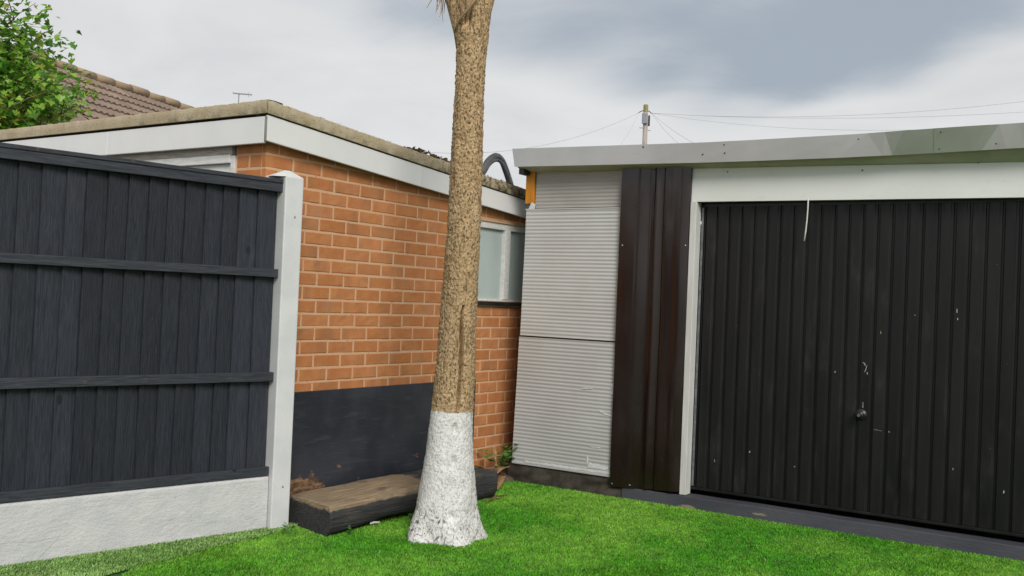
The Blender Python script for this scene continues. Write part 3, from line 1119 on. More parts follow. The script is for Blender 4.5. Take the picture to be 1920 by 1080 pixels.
# brown folded sheet, profile extruded upwards
prof = [(-.083, .004), (-.083, -.034), (.02, -.037), (.090, -.032), (.104, -.022), (.128, -.0205), (.148, -.022), (.158, -.034), (.168, -.040), (.180, -.036), (.192, -.023), (.214, -.021), (.226, -.034), (.240, -.037),
        (.275, -.034), (.310, -.036), (.340, -.044), (.366, -.038), (.391, -.024), (.391, .004)]
rows = 26
A = np.zeros((rows, len(prof), 3))
for k in range(rows):
    s = k / (rows - 1)
    for q, (x, y) in enumerate(prof):
        zb = .066 + .028 * (x + .083) / .474
        z = zb + (2.122 - zb) * s
        A[k, q] = (x + .004 * noise.noise(Vector((x * 6, z * 1.4, 1))), y + .005 * noise.noise(Vector((x * 7, z * 1.5, 4))) * (0 if q in (0, len(prof) - 1) else 1), z)
me = grid_mesh('brown_sheet', A[:, :, 0], A[:, :, 1], A[:, :, 2], 'brown_sheet', True)
bs = place('brown_sheet', me, gr)
md = bs.modifiers.new('edges', 'EDGE_SPLIT')
md.split_angle = rad(50)
for (x, z) in ((-.066, .085), (.06, .092), (.375, 1.62), (-.06, 1.62)):
    MB().lathe([(.007, 0), (.006, -.004), (.003, -.006)], 8, 'y', (x, -.033 if x < .3 else -.036, z)).build('screw', 'door_metal', bs)
MB().box(.3925, .433, -.020, .06, .078, 1.893).build('door_jamb', 'jamb_paint', gr, bevel=.003)
# lintel panel, very slightly bowed
n_ = 40
V, F = [], []
for k in range(n_ + 1):
    x = .3925 + (GL - .3925) * k / n_
    sag = -.012 * ((x - .39) / 1.9) if x < 2.3 else -.012
    V += [(x, -.008, 1.8955 + sag), (x, .030, 1.8955 + sag), (x, .030, 2.16), (x, -.002, 2.16)]
for k in range(n_):
    for q in range(4):
        q2 = (q + 1) % 4
        F.append((k * 4 + q2, k * 4 + q, (k + 1) * 4 + q, (k + 1) * 4 + q2))
F += [(0, 1, 2, 3), (n_ * 4 + 3, n_ * 4 + 2, n_ * 4 + 1, n_ * 4)]
lin = MB().add(V, F).build('lintel', 'white_lintel', gr)
for (x, z) in ((.62, 2.075), (1.42, 2.055), (2.02, 2.075), (2.9, 2.07)):
    MB().lathe([(.005, 0), (.004, -.003)], 8, 'y', (x, -.006, z)).build('screw', 'room_dark', lin)
# door
DY = .070
dr = MB().box(.436, 2.60, DY + .016, DY + .03, .125, 1.89).build('garage_door', 'door_paint', gr)
SP = .0803
zb, zt = .124, 1.872
sp = [(0, .0125), (.0045, .0005), (.008, 0), (.054, 0), (.0575, .0035), (.068, .0045), (.0715, .0125), (SP, .0125)]
V, F = [], []
NZ = 10
for k in range(NZ + 1):
    z = zb + (zt - zb) * k / NZ
    for (x, y) in sp:
        V.append((x, y, z))
for k in range(NZ):
    for q in range(len(sp) - 1):
        F.append((k * 8 + q, k * 8 + q + 1, (k + 1) * 8 + q + 1, (k + 1) * 8 + q))
strips = []
for s in range(5):
    VV = [(x, y + .0016 * noise.noise(Vector((x * 20, z * 1.6, s * 7.3))), z) for (x, y, z) in V]
    strips.append(MB().add(VV, F).mesh('door_strip', 'door_paint'))
place('door_strip', strips[0], dr, (.445, DY, 0), (0, 0, 0), (.20, 1, 1))
for k in range(26):
    place('door_strip', strips[k % 5], dr, (.463 + SP * (k + 0) + (0 if k else .0), DY, 0))
MB().box(.436, 2.60, DY - .012, DY + .014, .106, .1225).build('bottom_rail', 'door_paint', dr, bevel=.003)
MB().box(.436, 2.60, DY + .004, DY + .02, 1.872, 1.892).build('top_rail', 'black_plastic', dr)
tk = MB().box(.438, .452, DY - .012, DY - .008, .13, 1.865).build('side_track', 'track_metal', dr)
for k in range(18):
    MB().lathe([(.0035, 0), (.0035, -.0006)], 8, 'y', (.445, DY - .0122, 1.84 - k * .1)).build('hole', 'room_dark', tk)
# handle
hd = MB().lathe([(.033, 0), (.033, -.005), (.028, -.009), (.016, -.012), (.014, -.030), (.024, -.036), (.027, -.046), (.022, -.055), (.010, -.058)], 20, 'y', (1.445, DY, .667)).build('handle', 'black_plastic', dr, True)
MB().lathe([(.0095, -.0575), (.009, -.0605)], 14, 'y', (1.445, DY, .667)).build('lock_barrel', 'door_metal', hd)
MB().box(1.447, 1.457, DY - .004, DY, .705, .738).build('keyhole_cover', 'door_metal', hd, bevel=.002)
# chipped paint marks on the door
for (x, z, a, w_, h_) in ((1.455, .955, .5, .006, .020), (1.462, .93, -.3, .004, .045), (1.447, .962, 1.2, .004, .012), (1.470, .905, .2, .005, .016), (1.60, .585, .3, .006, .010), (1.565, .588, 1.5, .002, .05),
                          (1.93, 1.28, .1, .005, .026), (1.935, 1.235, 0, .005, .014), (1.715, 1.245, 0, .006, .006), (1.51, 1.14, .1, .003, .02), (.80, .38, 0, .007, .012), (1.075, .325, 0, .007, .008),
                          (1.29, .90, .2, .006, .010), (2.19, .33, 0, .007, .016), (.60, .30, .2, .003, .02), (1.91, .42, .1, .004, .014)):
    k = math.floor((x - .463) / SP)
    loc = (x - .463) - k * SP
    if not .009 < loc < .053:
        x = .463 + k * SP + .02 + .02 * rng.random()
    ca, sa = math.cos(a), math.sin(a)
    q = [(-w_, -h_), (w_ * .6, -h_ * .8), (w_, h_ * .3), (w_ * .2, h_), (-w_ * .7, h_ * .5)]
    patch([(x + (u * ca - v * sa) * .5, z + (u * sa + v * ca) * .5) for u, v in q], DY + .0004, 'chipped_paint', 'paint_chip', dr, .0008)
# dangling cord
cd = MB().tube([(1.119, -.006, 1.90), (1.120, -.010, 1.84), (1.118, -.011, 1.78), (1.113, -.011, 1.71), (1.106, -.010, 1.652)], .0042, 8).build('loose_cord', 'paper_scrap', None, True)
cd.location, cd.rotation_euler = GO, (0, 0, G_ROT)
tag(cd, 'short white cord hanging from the lintel in front of the black garage door', 'cord')
# threshold plinth
n_ = 60
V, F = [], []
for k in range(n_ + 1):
    x = .0 + GL * k / n_
    w_ = .003 * noise.noise(Vector((x * 4, 1, 1)))
    V += [(x, -.030, -.02), (x, .09, -.02), (x, .09, .075 + w_), (x, -.026, .074 + w_)]
for k in range(n_):
    for q in range(4):
        q2 = (q + 1) % 4
        F.append((k * 4 + q2, k * 4 + q, (k + 1) * 4 + q, (k + 1) * 4 + q2))
F += [(0, 1, 2, 3), (n_ * 4 + 3, n_ * 4 + 2, n_ * 4 + 1, n_ * 4)]
MB().add(V, F).build('threshold', 'plinth_paint', gr, bevel=.004)
# skirt of black membrane under the cladding
nu, nv = 90, 14
U, Vv = np.meshgrid(np.linspace(-.875, -.002, nu), np.linspace(0, 1, nv))
Z = .150 * (1 - Vv) - .012 * Vv
Y = .004 - .040 * Vv
for i in range(nv):
    for j in range(nu):
        p = Vector((U[i, j] * 5, Vv[i, j] * 3 + U[i, j] * 2.5, 2))
        Y[i, j] += .020 * noise.noise(p) * min(1, Vv[i, j] * 2.5) + .008 * noise.noise(p * 3.1) * Vv[i, j]
place('membrane_skirt', grid_mesh('membrane_skirt', U, Y, Z, 'membrane', True), gr)
# roof and its folded metal trim
xk = np.array([-.885, .575, 1.39, 2.25, 3.2])
ztk = np.array([2.272, 2.242, 2.243, 2.254, 2.275])
zbk = np.array([2.147, 2.119, 2.115, 2.127, 2.145])


def trim(cols, dy, lean):
    """folded sheet; cols = (x at the top edge, x at the bottom edge, bulge, tilt), creased where they meet"""
    m_ = MB()
    T_, B_ = [], []
    for (xt, xb, bulge, tilt) in cols:
        T_.append((xt, -.117 - dy - bulge - tilt, float(np.interp(xt, xk, ztk))))
        B_.append((xb + lean * (xb < -.8), -.117 - dy - bulge + tilt, float(np.interp(xb, xk, zbk))))
    n_ = len(cols)
    V = T_ + B_ + [(p[0], p[1] + .10, p[2] + .006) for p in T_] + [(p[0], p[1] + .022, p[2] + .003) for p in B_]
    F = []
    for k in range(n_ - 1):
        F.append((n_ + k, n_ + k + 1, k + 1, k))
        F.append((k, k + 1, 2 * n_ + k + 1, 2 * n_ + k))
        F.append((n_ + k + 1, n_ + k, 3 * n_ + k, 3 * n_ + k + 1))
    o_ = m_.add(V, F).build('roof_trim', 'trim_metal', gr)
    md_ = o_.modifiers.new('thick', 'SOLIDIFY')
    md_.thickness = .0015
    return o_


t1 = trim([(-.885, -.885, 0, -.002), (-.4, -.35, .001, -.002), (.05, .1, 0, -.001), (.52, .46, .001, .001), (.80, .74, .0, .003), (1.08, 1.0, .001, .004), (1.38, 1.30, .0, .005),
           (1.47, 1.55, .001, .006), (1.56, 1.60, .0, .012), (1.66, 1.61, .001, .016), (1.835, 1.835, 0, .017)], 0, .028)
t2 = trim([(1.815, 1.815, 0, .017), (1.98, 2.0, .001, .016), (2.08, 2.05, .0, .014), (2.13, 2.17, .001, .007), (2.22, 2.25, .0, .009), (2.6, 2.6, .001, .008), (3.2, 3.2, 0, .008)], .003, 0)
for (x, z) in ((.10, 2.235), (.635, 2.222), (.64, 2.172), (1.42, 2.214), (.50, 2.17)):
    MB().lathe([(.006, 0), (.005, -.004)], 8, 'y', (x, -.1175, z)).build('rivet', 'room_dark', t1)
for (x, z) in ((1.85, 2.225), (2.12, 2.15), (1.845, 2.135)):
    MB().lathe([(.005, 0), (.004, -.004)], 8, 'y', (x, -.14, z)).build('rivet', 'room_dark', t2)
MB().hexa([(-.84, -.105, 2.142), (3.2, -.105, 2.140), (3.2, .012, 2.050), (-.84, .012, 2.122), (-.84, -.105, 2.165), (3.2, -.105, 2.165), (3.2, .012, 2.165), (-.84, .012, 2.165)]).build('roof_soffit', 'olive_shade_soffit', gr)  # slope and olive colour stand in for the shade band under the trim
m_ = MB()
m_.hexa([(-.86, -.09, 2.19), (3.2, -.09, 2.19), (3.2, 4.6, 2.03), (-.86, 4.6, 2.03), (-.86, -.09, 2.235), (3.2, -.09, 2.235), (3.2, 4.6, 2.08), (-.86, 4.6, 2.08)])
m_.build('roof', 'roof_felt', gr)
MB().box(-.842, -.80, -.085, .9, 2.10, 2.185).build('barge_board', 'black_plastic', gr)
MB().box(-.82, -.78, .06, 4.5, 0, 2.03).build('side_wall', 'cladding', gr)
MB().box(3.11, 3.15, .06, 4.5, 0, 2.03).build('side_wall', 'cladding', gr)
MB().box(-.78, 3.11, 4.46, 4.5, 0, 2.02).build('back_wall', 'cladding', gr)
MB().box(2.605, GL, -.008, .05, .076, 1.88).build('front_panel', 'brown_sheet', gr)

# ------------------------------------------------------------------ palm trunk
palm = thing('palm_tree', 'cabbage palm with corky tan trunk, its flared foot painted white', 'tree', (-.285, 5.17, 0))
zk = np.array([-.05, .016, .05, .098, .18, .278, .43, .603, .66, .905, 1.066, 1.371, 1.676, 1.862, 2.172, 2.428, 2.585, 2.72])
xkk = np.array([-.006, -.007, -.008, -.008, -.004, -.001, 0, 0, .004, .012, .010, .017, .024, .024, .021, .022, .025, .020])
rk = np.array([.225, .196, .185, .170, .156, .143, .122, .110, .108, .099, .096, .089, .083, .081, .077, .076, .083, .094])
NA, NZt = 150, 620
zz = np.linspace(-.03, 2.74, NZt)
th = np.linspace(0, 2 * np.pi, NA, endpoint=False)
cx = np.interp(zz, zk, xkk)
rr = np.interp(zz, zk, rk)
kern = np.ones(25) / 25
rr = np.convolve(np.pad(rr, 12, 'edge'), kern, 'valid')
cx = np.convolve(np.pad(cx, 12, 'edge'), kern, 'valid')
X = np.zeros((NZt, NA))
Y = np.zeros((NZt, NA))
Z = np.repeat(zz[:, None], NA, 1)
nv_ = noise.voronoi
nn_ = noise.noise
for i in range(NZt):
    z = zz[i]
    rough = .0072 if z > .65 else (.0034 if z > .12 else .0065)
    if z > 2.2:
        rough = .0072 - .002 * (z - 2.2)
    fl = max(0, (.28 - z) / .28)
    for j in range(NA):
        a = th[j]
        ca, sa = math.cos(a), math.sin(a)
        p = Vector((ca * rr[i] * 85, sa * rr[i] * 85, z * 62))
        d, _ = nv_(p, distance_metric='DISTANCE', exponent=2.5)
        bmp = (.55 - d[0]) * rough * 1.15 + nn_(p * 2.1) * rough * .55 + nn_(p * .35) * rough * .5
        big_ = nn_(Vector((ca * 1.4, sa * 1.4, z * 1.3))) * .006 + fl * fl * .022 * math.sin(a * 5 + 1.0 + 2 * nn_(Vector((z * 6, 0, 0))))
        # vertical split facing the camera, a touch right of the middle
        da = (a - 5.02 + math.pi) % (2 * math.pi) - math.pi
        slit = 0
        if .66 < z < 1.20:
            wv = .10 * nn_(Vector((0, 5, z * 5)))
            slit = -.060 * math.exp(-((da - wv) / (.05 + .09 * max(0, math.sin((z - .66) / .54 * math.pi)) * (.4 + abs(nn_(Vector((3, 1, z * 7))))))) ** 6)
        elif z <= .60:
            for zc_, s_ in ((.575, .022), (.40, .03), (.135, .018)):
                slit += -.020 * math.exp(-((da + .08) / .09) ** 2 - ((z - zc_) / s_) ** 2)
            slit += .006 * math.exp(-((da + .08) / .20) ** 2 - ((z - .30) / .09) ** 2)
        # hollow at the fork
        fk = 0
        if z > 2.60:
            db = (a - 4.35 + math.pi) % (2 * math.pi) - math.pi
            fk = -.075 * math.exp(-(db / .32) ** 2) * min(1, (z - 2.60) / .10)
        R = rr[i] + bmp + big_ + slit + fk
        X[i, j] = cx[i] + ca * R
        Y[i, j] = sa * R
place('trunk', grid_mesh('trunk', X, Y, Z, 'palm_bark', True, wrap=True), palm)
# limbs above the fork (mostly above the picture)
limbs = [([(-.01, 0, 2.44), (-.03, 0, 2.62), (-.078, 0.01, 2.80), (-.16, .03, 3.05), (-.30, .05, 3.75)], [.03, .045, .050, .052, .05]),
         ([(.03, .0, 2.44), (.05, .0, 2.62), (.078, .01, 2.80), (.15, .04, 3.1), (.30, .02, 3.9)], [.03, .046, .054, .056, .05]),
         ([(.02, .02, 2.45), (.02, .04, 2.65), (.02, .10, 2.9), (.02, .2, 3.3), (-.02, .28, 3.8)], [.03, .045, .05, .05, .045])]
for pts, rs in limbs:
    MB().tube(pts, rs, 14).build('limb', 'palm_bark', palm, True)
# strap bases and one pale curved strip across the fork
MB().tube([(-.066, -.060, 2.60), (-.045, -.088, 2.66), (.0, -.100, 2.71), (.045, -.094, 2.78), (.07, -.07, 2.9)], [.004, .007, .008, .008, .006], 6).build('dry_strap', 'dead_leaf', palm, True)
MB().tube([(-.030, -.055, 2.62), (-.032, -.070, 2.70), (-.05, -.075, 2.80), (-.07, -.06, 2.92)], [.004, .006, .006, .005], 6).build('dry_strap', 'dead_leaf', palm, True)
MB().tube([(-.015, -.05, 2.64), (-.005, -.072, 2.72), (-.012, -.075, 2.82), (-.02, -.06, 2.92)], [.003, .005, .005, .004], 6).build('dry_strap', 'dead_leaf', palm, True)
# hanging dead strands left of the fork
for k in range(13):
    x = -.075 - rng.random() * .11
    z0_, z1_ = 3.0 + rng.random() * .15, 2.665 + rng.random() * .11
    y = rng.uniform(-.07, .04)
    sw = rng.uniform(-.04, .02)
    MB().tube([(-.10, y * .3, z0_), (x * .9, y * .8, z0_ * .45 + z1_ * .55), (x + sw * .4, y, z1_ + .05), (x + sw, y - .01, z1_)], [.0042, .0038, .0028, .0012], 4).build('dead_strand', 'dead_leaf', palm)
# leaf heads well above the picture
for hx, hy, hz in ((-.30, .05, 3.75), (.30, .02, 3.9), (-.02, .28, 3.8)):
    lv = MB()
    for k in range(70):
        a = rng.uniform(0, 2 * math.pi)
        el = rng.uniform(-.5, 1.45)
        L = rng.uniform(.45, .75)
        w_ = rng.uniform(.012, .02)
        d0 = Vector((math.cos(a) * math.cos(el), math.sin(a) * math.cos(el), math.sin(el)))
        sd_ = d0.cross(Vector((0, 0, 1))).normalized() * w_
        pp = [Vector((hx, hy, hz + rng.uniform(-.1, .12)))]
        for s in (.35, .7, 1.0):
            q = pp[0] + d0 * L * s
            q.z -= .28 * s * s * (1 - .5 * max(0, math.sin(el)))
            pp.append(q)
        V = [pp[0] - sd_ * .6, pp[0] + sd_ * .6, pp[1] - sd_, pp[1] + sd_, pp[2] - sd_ * .8, pp[2] + sd_ * .8, pp[3]]
        lv.add(V, [(0, 1, 3, 2), (2, 3, 5, 4), (4, 5, 6)])
    lv.build('leaf_head', 'palm_leaf', palm)

# ------------------------------------------------------------------ small things on the ground
# soil heap in the gap between brick wall and garage
nu = 26
U, Vv = np.meshgrid(np.linspace(0, 1, nu), np.linspace(0, 1, nu))
X = 1.66 + 1.3 * U
Y = -.25 + .255 * Vv
Z = np.zeros_like(X)
for i in range(nu):
    for j in range(nu):
        e_ = min(1, 4 * Vv[i, j]) * min(1, 5 * U[i, j], 5 * (1 - U[i, j]))
        Z[i, j] = -.012 + .085 * e_ * (Vv[i, j] * .6 + .4) * (.8 + .4 * noise.noise(Vector((X[i, j] * 7, Y[i, j] * 7, 0)))) + .006 * noise.noise(Vector((X[i, j] * 40, Y[i, j] * 40, 0)))
o = place('soil_heap', grid_mesh('soil_heap', X, Y, Z, 'soil'), None, HO, (0, 0, H_ROT))
tag(o, 'dark soil banked in the corner between brick wall and grey cladding', 'soil')
# curled dry husks / sticks there
husks = [((1.66, -.20, .15), (2.02, -.06, .07), .014, 'long brown dry leaf stalk leaning over the soil behind the sleeper'),
         ((1.98, -.18, .09), (2.16, -.04, .20), .010, 'thin brown twig standing up beside the weed in the corner'),
         ((1.86, -.26, .085), (2.10, -.20, .095), .026, 'curled orange brown husk lying under the weed in the corner'),
         ((1.72, -.37, .02), (1.92, -.29, .07), .028, 'reddish brown bark husk lying at the sleeper\'s far end'),
         ((1.36, -.535, .012), (1.62, -.515, .016), .009, 'pale dry stick lying on the turf against the sleeper\'s far end')]
for (a, c_, w_, lab) in husks:
    a, c_ = Vector(a), Vector(c_)
    m_ = MB()
    n_ = 10
    V, F = [], []
    dd = (c_ - a).normalized()
    sd_ = dd.cross(Vector((0, 0, 1))).normalized()
    for k in range(n_ + 1):
        s = k / n_
        p = a + (c_ - a) * s + Vector((0, 0, .012 * math.sin(s * 3.1) + .004 * noise.noise(Vector((s * 5, w_ * 900, 0)))))
        ww = w_ * (.35 + .65 * math.sin(math.pi * (.12 + .8 * s)))
        V += [p - sd_ * ww + Vector((0, 0, ww * .7)), p - Vector((0, 0, ww * .25)), p + sd_ * ww + Vector((0, 0, ww * .7)), p + Vector((0, 0, ww * .1))]
    for k in range(n_):
        for q in range(4):
            q2 = (q + 1) % 4
            F.append((k * 4 + q2, k * 4 + q, (k + 1) * 4 + q, (k + 1) * 4 + q2))
    F += [(0, 1, 2, 3), (n_ * 4 + 3, n_ * 4 + 2, n_ * 4 + 1, n_ * 4)]
    o = m_.add(V, F).build('dry_husk', 'bark_chip', None, True)
    o.location, o.rotation_euler = HO, (0, 0, H_ROT)
    tag(o, lab, 'debris', 'dry debris round the sleeper')


def weed(p, h, nl, size, label, seed):
    r = random.Random(seed)
    t_ = thing('weed', label, 'weed', p)
    st, lf = MB(), MB()
    for k in range(nl):
        a = r.uniform(0, 6.28)
        sp_ = r.uniform(.2, 1) * h * .6
        tip = Vector((math.cos(a) * sp_, math.sin(a) * sp_, h * r.uniform(.45, 1)))
        st.tube([(0, 0, -.01), (tip.x * .4, tip.y * .4, tip.z * .7), tip], [.0022, .0018, .001], 5)
        for q in range(3):
            c0 = tip * (1 - .25 * q)
            an = a + r.uniform(-1.3, 1.3)
            d0 = Vector((math.cos(an), math.sin(an), r.uniform(-.3, .5))).normalized() * size * r.uniform(.7, 1.2)
            s_ = d0.cross(Vector((0, 0, 1))).normalized() * size * .36
            lf.add([c0, c0 + d0 * .35 + s_, c0 + d0 * .7 + s_ * .7, c0 + d0, c0 + d0 * .7 - s_ * .7, c0 + d0 * .35 - s_, c0 + d0 * .5 - Vector((0, 0, size * .12))],
                   [(0, 1, 6), (1, 2, 6), (2, 3, 6), (3, 4, 6), (4, 5, 6), (5, 0, 6)])
    st.build('stem', 'weed_leaf', t_)
    lf.build('leaves', 'weed_leaf', t_)
    return t_


weed(H(2.06, -.16, .06), .20, 14, .055, 'leafy green weed growing in the corner beside the grey cladding', 1)
weed(H(.03, -.26, .0), .07, 5, .022, 'small green weed at the foot of the white fence post', 2)
weed(H(.24, -.475, .0), .045, 4, .018, 'tiny weed at the near corner of the black sleeper', 3)
weed(H(.72, -.48, .0), .05, 4, .018, 'small weed under the middle of the sleeper by the palm', 4)
o = patch([(0, 0), (.03, .008), (.06, .004), (.062, .012), (.03, .018), (.004, .010)], 0, 'paper_scrap', 'paper_scrap', None, .002)
o.parent = None
o.location, o.rotation_euler = (-.70, 5.30, .018), (rad(-70), 0, rad(35))
tag(o, 'white torn scrap lying on the turf before the sleeper', 'litter')

# ------------------------------------------------------------------ on the outbuilding's roof
def litter_heap(name, label, x0, x1, y, n_, size, seed, hmax):
    r = random.Random(seed)
    m_ = MB()
    for k in range(n_):
        x = r.uniform(x0, x1)
        s = size * r.uniform(.5, 1.4)
        mid = 1 - abs((x - (x0 + x1) / 2) / ((x1 - x0) / 2)) ** 2
        z = TOP(x) + .072 + r.random() * hmax * mid
        yy = y + r.uniform(-.03, .05)
        d0 = Vector((r.uniform(-1, 1), r.uniform(-.5, .5), r.uniform(-.35, .35))).normalized() * s
        s_ = Vector((r.uniform(-.4, .4), 1, r.uniform(-.6, .6))).normalized() * s * .4
        u_ = d0.cross(s_).normalized() * s * .14
        c0 = Vector((x, yy, z))
        m_.add([c0 - d0 * .5, c0 + s_ * .5 + u_, c0 + d0 * .5, c0 - s_ * .5 + u_, c0 - u_], [(0, 1, 4), (1, 2, 4), (2, 3, 4), (3, 0, 4), (0, 3, 1), (1, 3, 2)])
    o_ = m_.build(name, 'litter', None)
    o_.location, o_.rotation_euler = HO, (0, 0, H_ROT)
    o_['kind'] = 'stuff'
    tag(o_, label, 'leaf litter')


litter_heap('leaf_litter', 'dark dead leaves and moss piled on the roof edge left of the palm', 1.02, 1.72, -.01, 240, .045, 5, .04)
litter_heap('leaf_litter', 'thin line of dark moss crumbs along the roof edge nearest the corner', .0, 1.1, -.03, 170, .014, 6, .008)
litter_heap('leaf_litter', 'dark leaf litter on the roof edge right of the palm', 1.72, 2.5, -.02, 160, .026, 7, .012)
hz_ = thing('roof_hose', 'grey twin hose arching above the outbuilding roof beside the palm', 'hose', H(2.42, .35, TOP(2.42) + .04), H_ROT)
arc = [(-.20, 0, .0), (-.10, 0, .08), (.0, 0, .19), (.07, 0, .275), (.16, .0, .322), (.24, 0, .300), (.30, 0, .235), (.36, 0, .15), (.41, 0, .06), (.43, 0, .02)]
def smooth_path(P, m=6):
    """Catmull-Rom through the points"""
    P = [Vector(p) for p in P]
    out = []
    for i in range(len(P) - 1):
        a, b_, c_, d = P[max(i - 1, 0)], P[i], P[i + 1], P[min(i + 2, len(P) - 1)]
        for q in range(m):
            t = q / m
            out.append(.5 * (2 * b_ + (c_ - a) * t + (2 * a - 5 * b_ + 4 * c_ - d) * t * t + (3 * b_ - a - 3 * c_ + d) * t ** 3))
    return out + [P[-1]]


MB().tube(smooth_path(arc), .026, 10).build('hose', 'hose', hz_, True)
MB().tube(smooth_path([(x - .012, y - .02, z - .035 * (1 - abs(i - 4.5) / 6)) for i, (x, y, z) in enumerate(arc)]), .013, 8).build('cable', 'hose', hz_, True)
MB().tube([(.44, -.03, .02), (.30, -.03, .12), (.22, -.03, .15)], .0018, 5).build('tie_wire', 'wire', hz_)
o = MB().box(2.36, 3.25, .12, .9, TOP(2.4) + .046, TOP(2.4) + .105).build('roof_upstand', 'lead_sheet', None, bevel=.004)
o.location, o.rotation_euler = HO, (0, 0, H_ROT)
tag(o, 'low slate grey flat box on the outbuilding roof behind the orange timber', 'roof box')

# ------------------------------------------------------------------ telegraph pole and wires
PX, PY, PZ = 5.72, 45.0, 10.39
tp = thing('telegraph_pole', 'distant wooden telegraph pole with grey box and yellowish cap', 'pole', (PX, PY, 0))
MB().tube([(.10, 0, -.5), (.05, 0, 5), (.0, 0, PZ - .35)], [.15, .125, .105], 12).build('shaft', 'pole_wood', tp, True)
MB().lathe([(.10, PZ - .36), (.11, PZ - .34), (.11, PZ - .02), (.07, PZ)], 12).build('cap', 'pole_cap', tp)
MB().box(-.17, .07, -.20, -.09, PZ - .90, PZ - .42).build('junction_box', 'pole_box', tp, bevel=.02)
MB().box(.12, .20, -.09, .0, PZ - .98, PZ - .50).build('terminal_strip', 'black_plastic', tp, bevel=.01)
MB().tube([(-.32, 0, PZ - .38), (-.15, 0, PZ - .29), (.15, 0, PZ - .29), (.28, 0, PZ - .40)], .018, 6).build('cross_bracket', 'black_plastic', tp)
for s in (-1, 1):
    MB().tube([(0, 0, PZ - 1.12 - .05 * s), (s * .26, 0, PZ - 1.12 - .05 * s)], .016, 6).build('step_iron', 'aerial_metal', tp)
anchorL, anchorR = Vector((PX - .30, PY, PZ - .38)), Vector((PX + .27, PY, PZ - .38))
wires = [(anchorR, (22.88, 42, 10.85), .45, .011, 'upper overhead wire running right from the telegraph pole'),
         (anchorR, (23.45, 43, 10.52), .30, .011, 'lower overhead wire running right from the telegraph pole'),
         (anchorR, (16.06, 38, 8.49), .3, .008, 'faint third wire sloping right from the telegraph pole behind the garage roof'),
         (anchorR, (5.3, 30, 5.88), .15, .009, 'steep wire dropping right of the pole, the nearer one to it'),
         (anchorR, (6.43, 32, 6.22), .15, .009, 'steep wire dropping right of the pole, the outer one'),
         (anchorL, (-3.95, 35, 6.38), .7, .011, 'long sagging wire running left from the telegraph pole towards the palm'),
         (anchorL, (2.91, 34, 6.1), .3, .008, 'short steep wire dropping left from the telegraph pole')]
for (a, c_, sag, r_, lab) in wires:
    a, c_ = Vector(a), Vector(c_)
    pts = [a + (c_ - a) * (k / 20) - Vector((0, 0, sag * 4 * (k / 20) * (1 - k / 20))) for k in range(21)]
    o = MB().tube(pts, r_ * .72, 5).build('overhead_wire', 'wire', None, True)
    tag(o, lab, 'wire', 'wires of the telegraph pole')

# ------------------------------------------------------------------ tiled house behind
RX = Vector((.2627, .9649, 0))          # ridge, going away
RO = Vector((-6.405, 14.0, 0)) - RX * 2.8
th_ = thing('tiled_house', 'bungalow with brown interlocking tile roof behind the leafy tree', 'house', RO, math.atan2(RX.y, RX.x))
# local: x along the ridge, -y is the slope in view
RL, HALF, PT = 8.6, 3.1, rad(33)
RZ = 4.27
m_ = MB()
ez = RZ - HALF * math.tan(PT)
m_.add([(0, 0, RZ - .05), (RL, 0, RZ - .05), (RL, -HALF, ez - .05), (0, -HALF, ez - .05), (RL, HALF, ez - .05), (0, HALF, ez - .05)], [(0, 3, 2, 1), (0, 1, 4, 5), (0, 5, 3), (1, 2, 4)])
roof = m_.build('roof', 'roof_tile', th_)
TW, TG = .24, .27
prof = [(x * .8, z * .62) for x, z in ((0, .006), (.02, .030), (.055, .042), (.09, .030), (.105, .010), (.15, .006), (.17, .030), (.205, .042), (.24, .030), (.255, .010), (.30, .006))]
V, F = [], []
for (d, lift_) in ((-.03, -.012), (TG + .03, .022)):
    for (x, z) in prof:
        V.append((x, -d, z + lift_))
for (x, z) in prof:
    V.append((x, -(TG + .03), -.012))
nP = len(prof)
for q in range(nP - 1):
    F.append((q, nP + q, nP + q + 1, q + 1))
    F.append((nP + q, 2 * nP + q, 2 * nP + q + 1, nP + q + 1))
tile = MB().add(V, F).mesh('roof_tile', 'roof_tile')
for r_i in range(10):
    for c_i in range(6, int(RL / TW)):
        dd = .10 + r_i * TG
        place('roof_tile', tile, roof, (c_i * TW, -dd * math.cos(PT), RZ - dd * math.sin(PT) - .035 + rng.uniform(-.003, .003)), (PT, 0, rng.uniform(-.006, .006)))
rt = MB().tube([(0, 0, 0), (.425, 0, 0)], [.066, .070], 12).mesh('ridge_tile', 'ridge_tile', True)
for k in range(int(RL / .42)):
    place('ridge_tile', rt, roof, (k * .42, 0, RZ - .012 + rng.uniform(-.004, .004) + (.012 if k in (10, 12) else 0)))
MB().box(.15, RL - .15, -HALF + .3, HALF - .3, 0, ez - .05).build('wall', 'house_brick', th_)
m_ = MB()
m_.add([(.15, -HALF + .3, ez - .05), (.15, HALF - .3, ez - .05), (.15, 0, RZ - .12)], [(0, 1, 2)])
m_.build('gable', 'house_brick', th_)
ar = thing('television_aerial', 'thin television aerial on a short mast above the flat roof edge', 'aerial', (-5.244, 18.5, 4.25))
MB().tube([(0, 0, 0), (.012, 0, .62)], .012, 6).build('mast', 'aerial_metal', ar)
MB().tube([(-.10, 0, .635), (.26, -.02, .62)], .009, 6).build('boom', 'aerial_metal', ar)
for k in range(7):
    x = -.08 + k * .052
    MB().tube([(x, -.10, .635 - .003 * k), (x, .08, .635 - .003 * k)], .0045, 5).build('element', 'aerial_metal', ar)
MB().tube([(.20, -.02, .575), (.20, -.02, .67)], .006, 5).build('reflector', 'aerial_metal', ar)

